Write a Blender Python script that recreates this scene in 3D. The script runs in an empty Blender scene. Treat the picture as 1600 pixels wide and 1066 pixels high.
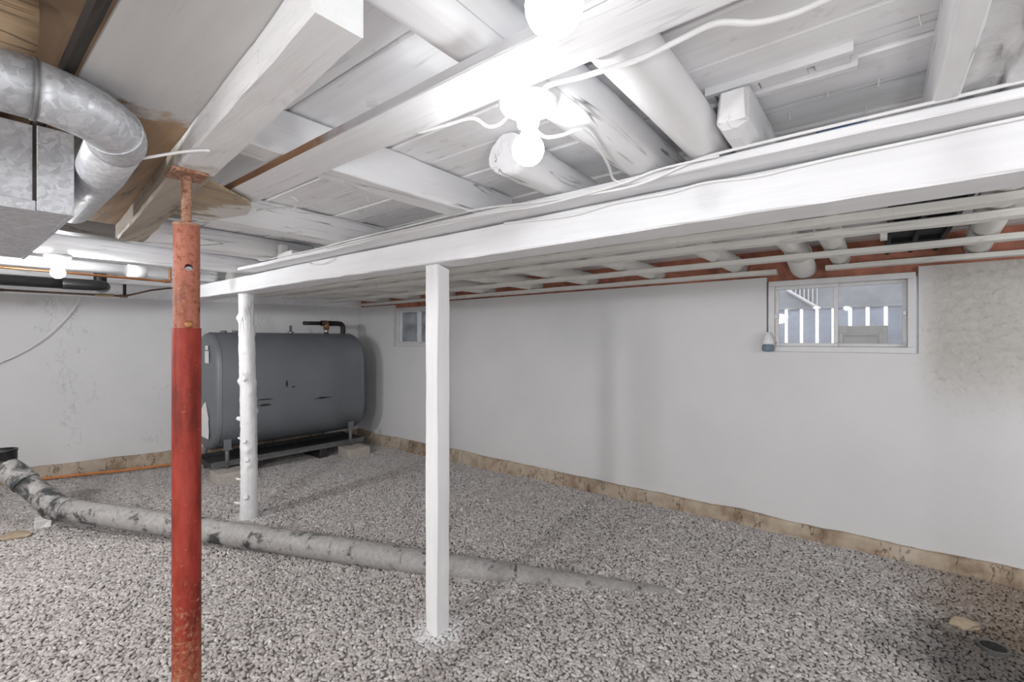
import bpy, bmesh, math, random
from mathutils import Vector, Matrix, noise
random.seed(7)
scene = bpy.context.scene
col = scene.collection
R = math.radians

# ------------------------------------------------------------------ camera, world, lamps, exposure
CZ = 1.27
cam_d = bpy.data.cameras.new('camera')
cam_d.sensor_width = 36.0
cam_d.lens = 719.0 / 1600.0 * 36.0
cam_d.shift_y = -3.0 / 1600.0
cam_d.clip_start = 0.02
cam = bpy.data.objects.new('camera', cam_d)
col.objects.link(cam)
cam.location = (0, 0, CZ)
cam.rotation_euler = (R(90), 0, R(38.4))
scene.camera = cam

world = bpy.data.worlds.new('sky')
scene.world = world
world.use_nodes = True
bg = world.node_tree.nodes['Background']
bg.inputs[0].default_value = (0.86, 0.93, 1.0, 1)
bg.inputs[1].default_value = 1.6

scene.view_settings.view_transform = 'Standard'
scene.view_settings.look = 'None'
scene.view_settings.gamma = 1.0
scene.view_settings.use_curve_mapping = False
scene.view_settings.exposure = 0.64
scene.cycles.max_bounces = 12
scene.cycles.diffuse_bounces = 8

BULB_STRENGTH = 52.0
BULB_STRENGTH_TOP = 13.0
BULB_STRENGTH_FAR = 240.0    # the far lamp has the strongest bulb
BULB_COLOR = (0.975, 0.985, 1.0)

def fill_light(x, y, z, w, r=0.10):
    # fill lights added out of view, beside and behind the camera, to brighten the room
    ld = bpy.data.lights.new('fill_light', 'POINT')
    ld.energy = w
    ld.color = BULB_COLOR
    ld.shadow_soft_size = r
    o = bpy.data.objects.new('fill_light', ld)
    o.location = (x, y, z)
    col.objects.link(o)

fill_light(0.9, -0.9, 1.60, 20)
fill_light(-3.42, -0.70, 1.60, 40, 0.04)
fill_light(-1.2, -1.6, 1.62, 70)
fill_light(1.7, 0.5, 1.30, 6)
fill_light(1.35, 1.9, 1.45, 12)
fill_light(0.35, -0.55, 1.05, 20)

# ------------------------------------------------------------------ materials
def new_mat(name):
    m = bpy.data.materials.new(name)
    m.use_nodes = True
    nt = m.node_tree
    return m, nt, nt.nodes, nt.links, nt.nodes['Principled BSDF']

def ramp(nodes, links, src, stops, interp='LINEAR'):
    r = nodes.new('ShaderNodeValToRGB')
    r.color_ramp.interpolation = interp
    el = r.color_ramp.elements
    while len(el) > 1:
        el.remove(el[-1])
    el[0].position = stops[0][0]
    el[0].color = tuple(stops[0][1]) + (1,)
    for p, c in stops[1:]:
        e = el.new(p)
        e.color = tuple(c) + (1,)
    links.new(src, r.inputs[0])
    return r.outputs[0]

def g(v):
    return (v, v, v)

def noise_tex(nodes, links, vec, scale, detail=4, rough=0.55, dist=0.0):
    n = nodes.new('ShaderNodeTexNoise')
    n.inputs['Scale'].default_value = scale
    n.inputs['Detail'].default_value = detail
    n.inputs['Roughness'].default_value = rough
    n.inputs['Distortion'].default_value = dist
    links.new(vec, n.inputs['Vector'])
    return n.outputs[0]

def mapped(nodes, links, scale=(1, 1, 1), loc=(0, 0, 0), src=None):
    if src is None:
        geo = nodes.new('ShaderNodeNewGeometry')
        src = geo.outputs['Position']
    mp = nodes.new('ShaderNodeMapping')
    mp.inputs['Scale'].default_value = scale
    mp.inputs['Location'].default_value = loc
    links.new(src, mp.inputs[0])
    return mp.outputs[0]

def mix(nodes, links, fac, a, b, mode='MIX'):
    m = nodes.new('ShaderNodeMixRGB')
    m.blend_type = mode
    for i, v in ((0, fac), (1, a), (2, b)):
        if hasattr(v, 'is_output') or hasattr(v, 'links'):
            links.new(v, m.inputs[i])
        elif i == 0:
            m.inputs[0].default_value = v
        else:
            m.inputs[i].default_value = tuple(v) + (1,)
    return m.outputs[0]

def bump(nodes, links, h, strength, dist, prev=None):
    b = nodes.new('ShaderNodeBump')
    b.inputs['Strength'].default_value = strength
    b.inputs['Distance'].default_value = dist
    links.new(h, b.inputs['Height'])
    if prev is not None:
        links.new(prev, b.inputs['Normal'])
    return b.outputs[0]

def math_node(nodes, links, op, a, b=None, clamp=False):
    m = nodes.new('ShaderNodeMath')
    m.operation = op
    m.use_clamp = clamp
    for i, v in ((0, a), (1, b)):
        if v is None:
            continue
        if hasattr(v, 'links'):
            links.new(v, m.inputs[i])
        else:
            m.inputs[i].default_value = v
    return m.outputs[0]

def smooth_mask(nodes, links, v, lo, hi):
    mr = nodes.new('ShaderNodeMapRange')
    mr.interpolation_type = 'SMOOTHSTEP'
    mr.inputs['From Min'].default_value = lo
    mr.inputs['From Max'].default_value = hi
    links.new(v, mr.inputs['Value'])
    return mr.outputs[0]

AX = {'X': (1.3, 22, 22), 'Y': (22, 1.3, 22), 'Z': (22, 22, 1.3)}

def wood_paint(name, axis, white=(0.83, 0.835, 0.85), bare=None, cut=None, grain=0.35, crack=0.5, worn=0.0):
    """white paint over wood; bare = colour of unpainted wood, cut = (axis, lo, hi, sign): bare on that side"""
    m, nt, N, L, P = new_mat(name)
    v = mapped(N, L, AX[axis])
    fine = noise_tex(N, L, v, 1.0, 8, 0.62, 0.4)
    v2 = mapped(N, L, tuple(s * 0.75 for s in AX[axis]), (3.1, 1.7, 5.2))
    cr = noise_tex(N, L, v2, 1.0, 3, 0.5, 0.3)
    crackm = ramp(N, L, cr, [(0.0, g(0)), (0.489, g(0)), (0.5, g(1)), (0.511, g(0)), (1.0, g(0))])
    v3 = mapped(N, L, (1, 1, 1))
    big = noise_tex(N, L, v3, 3.0, 3)
    breaks = ramp(N, L, noise_tex(N, L, mapped(N, L, (1, 1, 1), (9, 4, 2)), 4.0, 2), [(0.44, g(0)), (0.54, g(1))])
    cm = mix(N, L, 1.0, crackm, breaks, 'MULTIPLY')
    w0 = ramp(N, L, big, [(0.3, tuple(c * 0.93 for c in white)), (0.7, white)])
    w1 = mix(N, L, 0.16, w0, ramp(N, L, fine, [(0.35, g(0.55)), (0.6, g(1.0))]), 'MULTIPLY')
    colr = mix(N, L, math_node(N, L, 'MULTIPLY', cm, crack), w1, (0.16, 0.15, 0.145))
    if worn > 0:
        wm = ramp(N, L, noise_tex(N, L, mapped(N, L, (1, 1, 1), (2, 7, 1)), 14.0, 6, 0.65), [(0.60, g(0)), (0.68, g(worn))])
        colr = mix(N, L, wm, colr, (0.42, 0.38, 0.33))
    if bare is not None:
        bcol = ramp(N, L, fine, [(0.3, tuple(c * 0.55 for c in bare)), (0.5, bare), (0.75, tuple(min(1, c * 1.25) for c in bare))])
        bcol = mix(N, L, math_node(N, L, 'MULTIPLY', cm, 0.7), bcol, (0.03, 0.025, 0.02))
        geo = N.new('ShaderNodeNewGeometry')
        sep = N.new('ShaderNodeSeparateXYZ')
        L.new(geo.outputs['Position'], sep.inputs[0])
        ax, lo, hi, sign = cut
        pos = sep.outputs[ax]
        wob = noise_tex(N, L, mapped(N, L, (1, 1, 1), (4, 4, 4)), 11.0, 5, 0.6)
        pos = math_node(N, L, 'ADD', pos, math_node(N, L, 'MULTIPLY', math_node(N, L, 'SUBTRACT', wob, 0.5), 0.35))
        mk = smooth_mask(N, L, pos, lo, hi)
        if sign > 0:
            colr = mix(N, L, mk, bcol, colr)
        else:
            colr = mix(N, L, mk, colr, bcol)
    L.new(colr, P.inputs['Base Color'])
    P.inputs['Roughness'].default_value = 0.55
    P.inputs['Specular IOR Level'].default_value = 0.3
    b = bump(N, L, fine, grain, 0.004)
    inv = math_node(N, L, 'SUBTRACT', 1.0, cm)
    b = bump(N, L, inv, 0.6 * crack, 0.004, b)
    L.new(b, P.inputs['Normal'])
    return m

def bare_wood(name, axis, c, rough=0.75):
    m, nt, N, L, P = new_mat(name)
    v = mapped(N, L, AX[axis])
    fine = noise_tex(N, L, v, 1.0, 8, 0.62, 0.5)
    colr = ramp(N, L, fine, [(0.28, tuple(x * 0.5 for x in c)), (0.5, c), (0.75, tuple(min(1, x * 1.3) for x in c))])
    L.new(colr, P.inputs['Base Color'])
    P.inputs['Roughness'].default_value = rough
    L.new(bump(N, L, fine, 0.4, 0.003), P.inputs['Normal'])
    return m

def simple(name, c, rough=0.5, metal=0.0, var=0.12, nscale=18.0, bstr=0.1, bdist=0.002):
    m, nt, N, L, P = new_mat(name)
    n = noise_tex(N, L, mapped(N, L), nscale, 5, 0.6)
    colr = ramp(N, L, n, [(0.3, tuple(x * (1 - var) for x in c)), (0.7, tuple(min(1, x * (1 + var)) for x in c))])
    L.new(colr, P.inputs['Base Color'])
    P.inputs['Roughness'].default_value = rough
    P.inputs['Metallic'].default_value = metal
    if bstr > 0:
        L.new(bump(N, L, n, bstr, bdist), P.inputs['Normal'])
    return m

M = {}
M['white_x'] = wood_paint('white_painted_wood_x', 'X', crack=0.22, grain=0.3)
M['white_y'] = wood_paint('white_painted_log', 'Y', crack=0.9, grain=0.45)
M['white_z'] = wood_paint('white_painted_post', 'Z', crack=0.06, grain=0.15)
M['white_bark'] = wood_paint('white_painted_bark', 'Z', crack=0.55, grain=1.0, worn=0.25)
M['white_beam'] = wood_paint('white_painted_beam', 'X', white=(0.83, 0.835, 0.85), crack=0.05, grain=0.12)
M['white_deck'] = wood_paint('white_painted_deck', 'X', white=(0.91, 0.915, 0.93), crack=0.35, grain=0.3, worn=0.25)
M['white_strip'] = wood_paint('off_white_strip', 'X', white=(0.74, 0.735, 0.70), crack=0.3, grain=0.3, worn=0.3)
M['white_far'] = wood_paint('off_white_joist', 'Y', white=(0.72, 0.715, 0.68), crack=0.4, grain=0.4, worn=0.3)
M['log_tan'] = wood_paint('half_painted_tan_log', 'Y', bare=(0.42, 0.30, 0.19), cut=(1, 0.22, 0.26, 1), crack=0.8, grain=0.5)
M['log_grey'] = wood_paint('half_painted_grey_log', 'Y', bare=(0.21, 0.20, 0.19), cut=(1, 0.56, 0.66, 1), crack=0.8, grain=0.6)
M['header'] = wood_paint('half_painted_header', 'X', bare=(0.36, 0.31, 0.25), cut=(0, -1.30, -1.20, 1), crack=0.15, grain=1.0, white=(0.76, 0.76, 0.765))
M['sheet'] = wood_paint('half_painted_plywood', 'X', bare=(0.34, 0.22, 0.13), cut=(0, -1.14, -1.09, 1), crack=0.1, grain=0.1, white=(0.55, 0.545, 0.54), worn=0.12)
M['stained'] = wood_paint('stained_plywood', 'Y', bare=(0.40, 0.31, 0.21), cut=(1, 0.57, 0.63, 1), crack=0.2, grain=0.15, white=(0.70, 0.68, 0.64))
M['deck_bare'] = bare_wood('bare_brown_deck', 'X', (0.27, 0.185, 0.12))
M['dark_wood'] = bare_wood('dark_brown_board', 'X', (0.028, 0.022, 0.018))
M['rust_wood'] = bare_wood('rust_brown_edge', 'X', (0.30, 0.15, 0.085))
M['red_board'] = simple('red_brown_board', (0.42, 0.17, 0.11), 0.7, var=0.45, nscale=9, bstr=0.3)
M['porcelain'] = simple('white_porcelain', (0.86, 0.86, 0.85), 0.25, var=0.01, bstr=0)
M['white_plastic'] = simple('white_painted_pipe', (0.80, 0.80, 0.81), 0.38, var=0.04, nscale=6, bstr=0.08)
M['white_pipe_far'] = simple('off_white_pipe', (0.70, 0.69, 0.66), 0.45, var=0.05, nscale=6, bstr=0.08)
M['cable'] = simple('white_cable', (0.78, 0.78, 0.78), 0.45, var=0.05, bstr=0)
M['black_plastic'] = simple('black_plastic', (0.012, 0.012, 0.013), 0.35, var=0.3, bstr=0.05)
M['matte_black'] = simple('matte_black_plastic', (0.010, 0.010, 0.010), 0.8, var=0.3, bstr=0.05)
M['copper'] = simple('copper', (0.55, 0.25, 0.12), 0.32, 1.0, var=0.2, nscale=12, bstr=0.05)
M['old_copper'] = simple('tarnished_copper', (0.20, 0.14, 0.11), 0.45, 0.8, var=0.3, nscale=12, bstr=0.05)
M['brass'] = simple('brass', (0.45, 0.36, 0.22), 0.35, 0.9, var=0.2, bstr=0.05)
M['chrome'] = simple('dull_chrome', (0.55, 0.55, 0.55), 0.3, 0.9, var=0.2, bstr=0.05)
M['steel'] = simple('dark_grey_steel', (0.20, 0.205, 0.21), 0.5, 0.4, var=0.2, bstr=0.1)
M['nail'] = simple('painted_nail', (0.72, 0.72, 0.72), 0.5, 0.2, var=0.1, bstr=0)
M['black_iron'] = simple('black_iron', (0.035, 0.03, 0.025), 0.5, 0.5, var=0.5, bstr=0.2)
M['orange_fitting'] = simple('rusty_bronze', (0.33, 0.15, 0.06), 0.5, 0.5, var=0.4, bstr=0.2)
M['concrete'] = simple('pale_concrete', (0.47, 0.43, 0.39), 0.9, var=0.15, nscale=30, bstr=0.3)
M['stone_tan'] = simple('tan_stone', (0.36, 0.29, 0.21), 0.9, var=0.2, nscale=30, bstr=0.4)
M['stone_white'] = simple('white_block', (0.75, 0.75, 0.74), 0.8, var=0.1, nscale=30, bstr=0.3)
M['orange_cord'] = simple('orange_cord', (0.62, 0.22, 0.06), 0.6, var=0.2, bstr=0)
M['vinyl'] = simple('white_vinyl', (0.64, 0.64, 0.65), 0.4, var=0.05, bstr=0.03)
M['paper'] = simple('white_paper', (0.80, 0.80, 0.80), 0.7, var=0.04, bstr=0)
M['blue'] = simple('blue_plastic', (0.05, 0.17, 0.48), 0.4, var=0.2, bstr=0.2)
M['blue_grey'] = simple('blue_grey_rubber', (0.16, 0.22, 0.28), 0.6, var=0.2, bstr=0.1)
M['skirt'] = simple('weathered_blue_grey_board', (0.42, 0.46, 0.56), 0.8, var=0.15, nscale=8, bstr=0.2)
M['skirt_dark'] = simple('weathered_grey_board', (0.40, 0.41, 0.44), 0.8, var=0.15, nscale=8, bstr=0.2)
M['box_metal'] = simple('grey_beige_metal', (0.38, 0.37, 0.35), 0.45, 0.2, var=0.06, bstr=0.03)
M['dirt'] = simple('outside_soil', (0.30, 0.28, 0.26), 0.95, var=0.2, bstr=0.4)
M['scuff'] = simple('black_scuff', (0.02, 0.02, 0.022), 0.7, var=0.3, bstr=0)
M['rail_white'] = simple('white_rail', (0.8, 0.8, 0.8), 0.5, var=0.05, bstr=0)

# grey-white painted foundation wall
def wall_mat(name, rough_side):
    m, nt, N, L, P = new_mat(name)
    v = mapped(N, L)
    big = noise_tex(N, L, v, 1.1, 4, 0.6)
    fine = noise_tex(N, L, v, 38, 6, 0.65)
    mid = noise_tex(N, L, mapped(N, L, (1, 1, 1), (5, 3, 8)), 7.0, 5, 0.6)
    c = ramp(N, L, big, [(0.3, (0.63, 0.635, 0.645)), (0.7, (0.70, 0.70, 0.705))])
    spots = ramp(N, L, noise_tex(N, L, mapped(N, L, (1, 1, 2.2), (1, 8, 3)), 16, 5, 0.7), [(0.70, g(0)), (0.76, g(0.35))])
    c = mix(N, L, spots, c, (0.36, 0.345, 0.32))
    white = ramp(N, L, noise_tex(N, L, mapped(N, L, (1, 1, 1), (7, 2, 6)), 20, 5, 0.7), [(0.71, g(0)), (0.75, g(0.4))])
    c = mix(N, L, white, c, (0.74, 0.74, 0.74))
    b = bump(N, L, fine, 0.12, 0.003)
    b = bump(N, L, mid, 0.22, 0.012, b)
    if rough_side:
        geo = N.new('ShaderNodeNewGeometry')
        sep = N.new('ShaderNodeSeparateXYZ')
        L.new(geo.outputs['Position'], sep.inputs[0])
        mx = smooth_mask(N, L, sep.outputs[0], 0.12, 0.30)
        mz = smooth_mask(N, L, sep.outputs[2], 0.75, 1.25)
        mm = math_node(N, L, 'MULTIPLY', mx, mz)
        lump = noise_tex(N, L, mapped(N, L, (1, 1, 1), (2, 2, 9)), 30, 6, 0.72, 0.6)
        h = math_node(N, L, 'MULTIPLY', lump, mm)
        b = bump(N, L, h, 0.75, 0.02, b)
        pit = ramp(N, L, lump, [(0.36, g(0.6)), (0.44, g(0))])
        c = mix(N, L, math_node(N, L, 'MULTIPLY', pit, mm), c, (0.30, 0.27, 0.23))
        c = mix(N, L, math_node(N, L, 'MULTIPLY', mm, 0.55), c, (0.52, 0.48, 0.42))
    else:
        cr = noise_tex(N, L, mapped(N, L, (2, 2, 0.9), (3, 3, 3)), 1.0, 6, 0.7)
        cm = ramp(N, L, cr, [(0.494, g(0)), (0.5, g(0.5)), (0.506, g(0))])
        brk = ramp(N, L, noise_tex(N, L, mapped(N, L, (1, 1, 1), (9, 9, 3)), 2.2, 2), [(0.56, g(0)), (0.62, g(1))])
        c = mix(N, L, mix(N, L, 1.0, cm, brk, 'MULTIPLY'), c, (0.30, 0.29, 0.28))
    L.new(c, P.inputs['Base Color'])
    P.inputs['Roughness'].default_value = 0.6
    P.inputs['Specular IOR Level'].default_value = 0.25
    L.new(b, P.inputs['Normal'])
    return m
M['wall_back'] = wall_mat('painted_foundation_rough', True)
M['wall'] = wall_mat('painted_foundation', False)

# raw concrete footing
def footing_mat():
    m, nt, N, L, P = new_mat('raw_footing')
    v = mapped(N, L)
    n1 = noise_tex(N, L, v, 5, 6, 0.65)
    n2 = noise_tex(N, L, v, 45, 5, 0.7)
    c = ramp(N, L, n1, [(0.32, (0.22, 0.16, 0.11)), (0.48, (0.42, 0.34, 0.26)), (0.66, (0.52, 0.46, 0.38))])
    ck = noise_tex(N, L, mapped(N, L, (1.5, 1.5, 0.5), (6, 1, 2)), 1.0, 6, 0.7)
    c = mix(N, L, ramp(N, L, ck, [(0.494, g(0)), (0.5, g(0.8)), (0.506, g(0))]), c, (0.05, 0.035, 0.025))
    drip = ramp(N, L, noise_tex(N, L, mapped(N, L, (9, 9, 0.8), (2, 5, 1)), 1.0, 3, 0.6), [(0.66, g(0)), (0.72, g(0.75))])
    c = mix(N, L, drip, c, (0.10, 0.08, 0.06))
    L.new(c, P.inputs['Base Color'])
    P.inputs['Roughness'].default_value = 0.9
    P.inputs['Specular IOR Level'].default_value = 0.2
    b = bump(N, L, n2, 0.35, 0.006)
    L.new(bump(N, L, n1, 0.5, 0.02, b), P.inputs['Normal'])
    return m
M['footing'] = footing_mat()

# galvanised sheet with spangle
def galv_mat():
    m, nt, N, L, P = new_mat('galvanised_sheet')
    vo = N.new('ShaderNodeTexVoronoi')
    vo.inputs['Scale'].default_value = 120
    dis = noise_tex(N, L, mapped(N, L), 20, 3)
    vec = mix(N, L, 0.06, mapped(N, L), dis)
    L.new(vec, vo.inputs['Vector'])
    sepc = N.new('ShaderNodeSeparateColor')
    L.new(vo.outputs['Color'], sepc.inputs[0])
    c = ramp(N, L, sepc.outputs[0], [(0.0, (0.44, 0.45, 0.475)), (1.0, (0.62, 0.635, 0.665))])
    L.new(c, P.inputs['Base Color'])
    P.inputs['Metallic'].default_value = 0.5
    L.new(ramp(N, L, sepc.outputs[1], [(0, g(0.42)), (1, g(0.6))]), P.inputs['Roughness'])
    return m
M['galv'] = galv_mat()

# red painted steel gone rusty
def jack_mat(name, paint, rust_amount, low_rust):
    m, nt, N, L, P = new_mat(name)
    v = mapped(N, L)
    n1 = noise_tex(N, L, v, 95, 8, 0.78)
    n2 = noise_tex(N, L, mapped(N, L, (1, 1, 0.25), (4, 2, 3)), 30, 5, 0.6)
    c = ramp(N, L, n2, [(0.35, tuple(x * 0.55 for x in paint)), (0.5, paint), (0.68, tuple(min(1, x * 1.25 + 0.01) for x in paint))])
    rust = ramp(N, L, noise_tex(N, L, v, 90, 6, 0.7), [(0.3, (0.10, 0.035, 0.02)), (0.5, (0.26, 0.095, 0.05)), (0.75, (0.40, 0.25, 0.17))])
    geo = N.new('ShaderNodeNewGeometry')
    sep = N.new('ShaderNodeSeparateXYZ')
    L.new(geo.outputs['Position'], sep.inputs[0])
    lowm = math_node(N, L, 'SUBTRACT', 1.0, smooth_mask(N, L, sep.outputs[2], 0.35, 0.85))
    lim = math_node(N, L, 'SUBTRACT', 0.70 - rust_amount, math_node(N, L, 'MULTIPLY', lowm, low_rust))
    d = math_node(N, L, 'SUBTRACT', n1, lim)
    mk = smooth_mask(N, L, d, -0.03, 0.10)
    c = mix(N, L, mk, c, rust)
    fl = ramp(N, L, noise_tex(N, L, mapped(N, L, (1, 1, 1), (8, 8, 1)), 45, 3, 0.6), [(0.70, g(0)), (0.74, g(0.6))])
    c = mix(N, L, fl, c, (0.62, 0.52, 0.46))
    L.new(c, P.inputs['Base Color'])
    L.new(mix(N, L, mk, g(0.5), g(0.85)), P.inputs['Roughness'])
    P.inputs['Specular IOR Level'].default_value = 0.25
    L.new(bump(N, L, n1, 0.35, 0.002), P.inputs['Normal'])
    return m
M['jack_low'] = jack_mat('red_paint_steel', (0.22, 0.024, 0.014), 0.09, 0.22)
M['jack_up'] = jack_mat('rusty_red_steel', (0.31, 0.105, 0.070), 0.20, 0.0)
M['rust'] = jack_mat('rusty_steel', (0.34, 0.20, 0.14), 0.22, 0.0)

# grey oil tank paint
def tank_mat():
    m, nt, N, L, P = new_mat('grey_tank_paint')
    v = mapped(N, L)
    n = noise_tex(N, L, v, 2.0, 4, 0.6)
    c = ramp(N, L, n, [(0.3, (0.145, 0.157, 0.175)), (0.7, (0.175, 0.188, 0.206))])
    chips = ramp(N, L, noise_tex(N, L, mapped(N, L, (1, 1, 1), (3, 1, 4)), 24, 6, 0.75), [(0.72, g(0)), (0.77, g(0.5))])
    c = mix(N, L, chips, c, (0.45, 0.45, 0.46))
    L.new(c, P.inputs['Base Color'])
    P.inputs['Roughness'].default_value = 0.42
    L.new(bump(N, L, noise_tex(N, L, v, 60, 3), 0.04, 0.002), P.inputs['Normal'])
    return m
M['tank'] = tank_mat()

# dusty black drain pipe
def drain_mat():
    m, nt, N, L, P = new_mat('dusty_black_pipe')
    v = mapped(N, L)
    n = noise_tex(N, L, v, 9, 7, 0.7, 0.4)
    n2 = noise_tex(N, L, mapped(N, L, (1, 1, 1), (6, 6, 6)), 40, 6, 0.7)
    geo = N.new('ShaderNodeNewGeometry')
    sep = N.new('ShaderNodeSeparateXYZ')
    L.new(geo.outputs['Position'], sep.inputs[0])
    far = smooth_mask(N, L, sep.outputs[0], -4.7, -3.6)
    lim = math_node(N, L, 'ADD', n, math_node(N, L, 'MULTIPLY', far, 0.09))
    mk = smooth_mask(N, L, lim, 0.44, 0.56)
    dust = ramp(N, L, n2, [(0.3, (0.25, 0.245, 0.24)), (0.7, (0.40, 0.39, 0.38))])
    c = mix(N, L, mk, (0.045, 0.047, 0.05), dust)
    L.new(c, P.inputs['Base Color'])
    P.inputs['Roughness'].default_value = 0.6
    L.new(bump(N, L, n2, 0.2, 0.002), P.inputs['Normal'])
    return m
M['drain'] = drain_mat()

# gravel: each stone its own tone, white overspray round the post, dark wet patch by the drain
def gravel_mat(name, per_stone):
    m, nt, N, L, P = new_mat(name)
    geo = N.new('ShaderNodeNewGeometry')
    if per_stone:
        oi = N.new('ShaderNodeObjectInfo')
        rnd = oi.outputs['Random']
    else:
        rnd = noise_tex(N, L, geo.outputs['Position'], 70, 4, 0.6)
    c = ramp(N, L, rnd, [(0.0, (0.37, 0.345, 0.335)), (0.25, (0.45, 0.425, 0.415)), (0.6, (0.52, 0.495, 0.485)), (0.9, (0.58, 0.555, 0.545)), (0.985, (0.64, 0.62, 0.60)), (1.0, (0.80, 0.79, 0.77))])
    if not per_stone:
        c = mix(N, L, 0.3, c, (0.2, 0.19, 0.18))
    n = noise_tex(N, L, geo.outputs['Position'], 120, 4, 0.6)
    c = mix(N, L, 0.2, c, ramp(N, L, n, [(0.3, g(0.6)), (0.7, g(1.0))]), 'MULTIPLY')
    def spot(cx, cy, r0, r1, amp):
        d = N.new('ShaderNodeVectorMath')
        d.operation = 'DISTANCE'
        flat = mapped(N, L, (1, 1, 0), (-cx, -cy, 0), geo.outputs['Position'])
        L.new(flat, d.inputs[0])
        wob = noise_tex(N, L, geo.outputs['Position'], 6, 4, 0.6)
        dd = math_node(N, L, 'ADD', d.outputs['Value'], math_node(N, L, 'MULTIPLY', math_node(N, L, 'SUBTRACT', wob, 0.5), amp))
        return math_node(N, L, 'SUBTRACT', 1.0, smooth_mask(N, L, dd, r0, r1))
    wet = spot(0.42, 2.52, 0.16, 0.55, 0.5)
    c = mix(N, L, math_node(N, L, 'MULTIPLY', wet, 0.85), c, (0.07, 0.065, 0.06))
    earth = spot(0.72, 3.15, 0.25, 0.80, 0.5)
    c = mix(N, L, math_node(N, L, 'MULTIPLY', earth, 0.75), c, (0.20, 0.14, 0.09))
    paint = spot(-1.5, 1.37, 0.055, 0.16, 0.12)
    c = mix(N, L, math_node(N, L, 'MULTIPLY', paint, 0.85), c, (0.74, 0.74, 0.75))
    paint2 = spot(-3.5, 1.41, 0.09, 0.17, 0.15)
    c = mix(N, L, math_node(N, L, 'MULTIPLY', paint2, 0.55), c, (0.72, 0.72, 0.72))
    L.new(c, P.inputs['Base Color'])
    P.inputs['Roughness'].default_value = 0.85
    P.inputs['Specular IOR Level'].default_value = 0.25
    return m
M['gravel'] = gravel_mat('gravel_stone', True)
M['gravel_bed'] = gravel_mat('gravel_bed', False)

def glass_mat():
    m, nt, N, L, P = new_mat('dusty_window_glass')
    out = [n for n in N if n.type == 'OUTPUT_MATERIAL'][0]
    tr = N.new('ShaderNodeBsdfTransparent')
    gl = N.new('ShaderNodeBsdfGlossy')
    gl.inputs['Roughness'].default_value = 0.01
    df = N.new('ShaderNodeBsdfDiffuse')
    df.inputs[0].default_value = (0.7, 0.72, 0.76, 1)
    fr = N.new('ShaderNodeFresnel')
    fr.inputs[0].default_value = 1.45
    m1 = N.new('ShaderNodeMixShader')
    L.new(fr.outputs[0], m1.inputs[0])
    L.new(tr.outputs[0], m1.inputs[1])
    L.new(gl.outputs[0], m1.inputs[2])
    m2 = N.new('ShaderNodeMixShader')
    dust = ramp(N, L, noise_tex(N, L, mapped(N, L), 9, 5, 0.65), [(0.35, g(0.05)), (0.75, g(0.22))])
    L.new(dust, m2.inputs[0])
    L.new(m1.outputs[0], m2.inputs[1])
    L.new(df.outputs[0], m2.inputs[2])
    L.new(m2.outputs[0], out.inputs[0])
    return m
M['glass'] = glass_mat()

def bulb_mat(strength):
    m, nt, N, L, P = new_mat('lit_bulb')
    P.inputs['Base Color'].default_value = (0.9, 0.9, 0.9, 1)
    P.inputs['Emission Color'].default_value = BULB_COLOR + (1,)
    P.inputs['Emission Strength'].default_value = strength
    return m
M['bulb'] = bulb_mat(BULB_STRENGTH)
M['bulb_top'] = bulb_mat(BULB_STRENGTH_TOP)
M['bulb_strong'] = bulb_mat(BULB_STRENGTH_FAR)

# ------------------------------------------------------------------ mesh helpers
ORIG = {}

def tag(o, label=None, cat=None, group=None, kind=None):
    if label: o['label'] = label
    if cat: o['category'] = cat
    if group: o['group'] = group
    if kind: o['kind'] = kind
    return o

def thing(name, loc, label, cat, group=None):
    o = bpy.data.objects.new(name, None)
    o.empty_display_size = 0.05
    o.location = loc
    col.objects.link(o)
    ORIG[o] = Vector(loc)
    return tag(o, label, cat, group)

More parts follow.
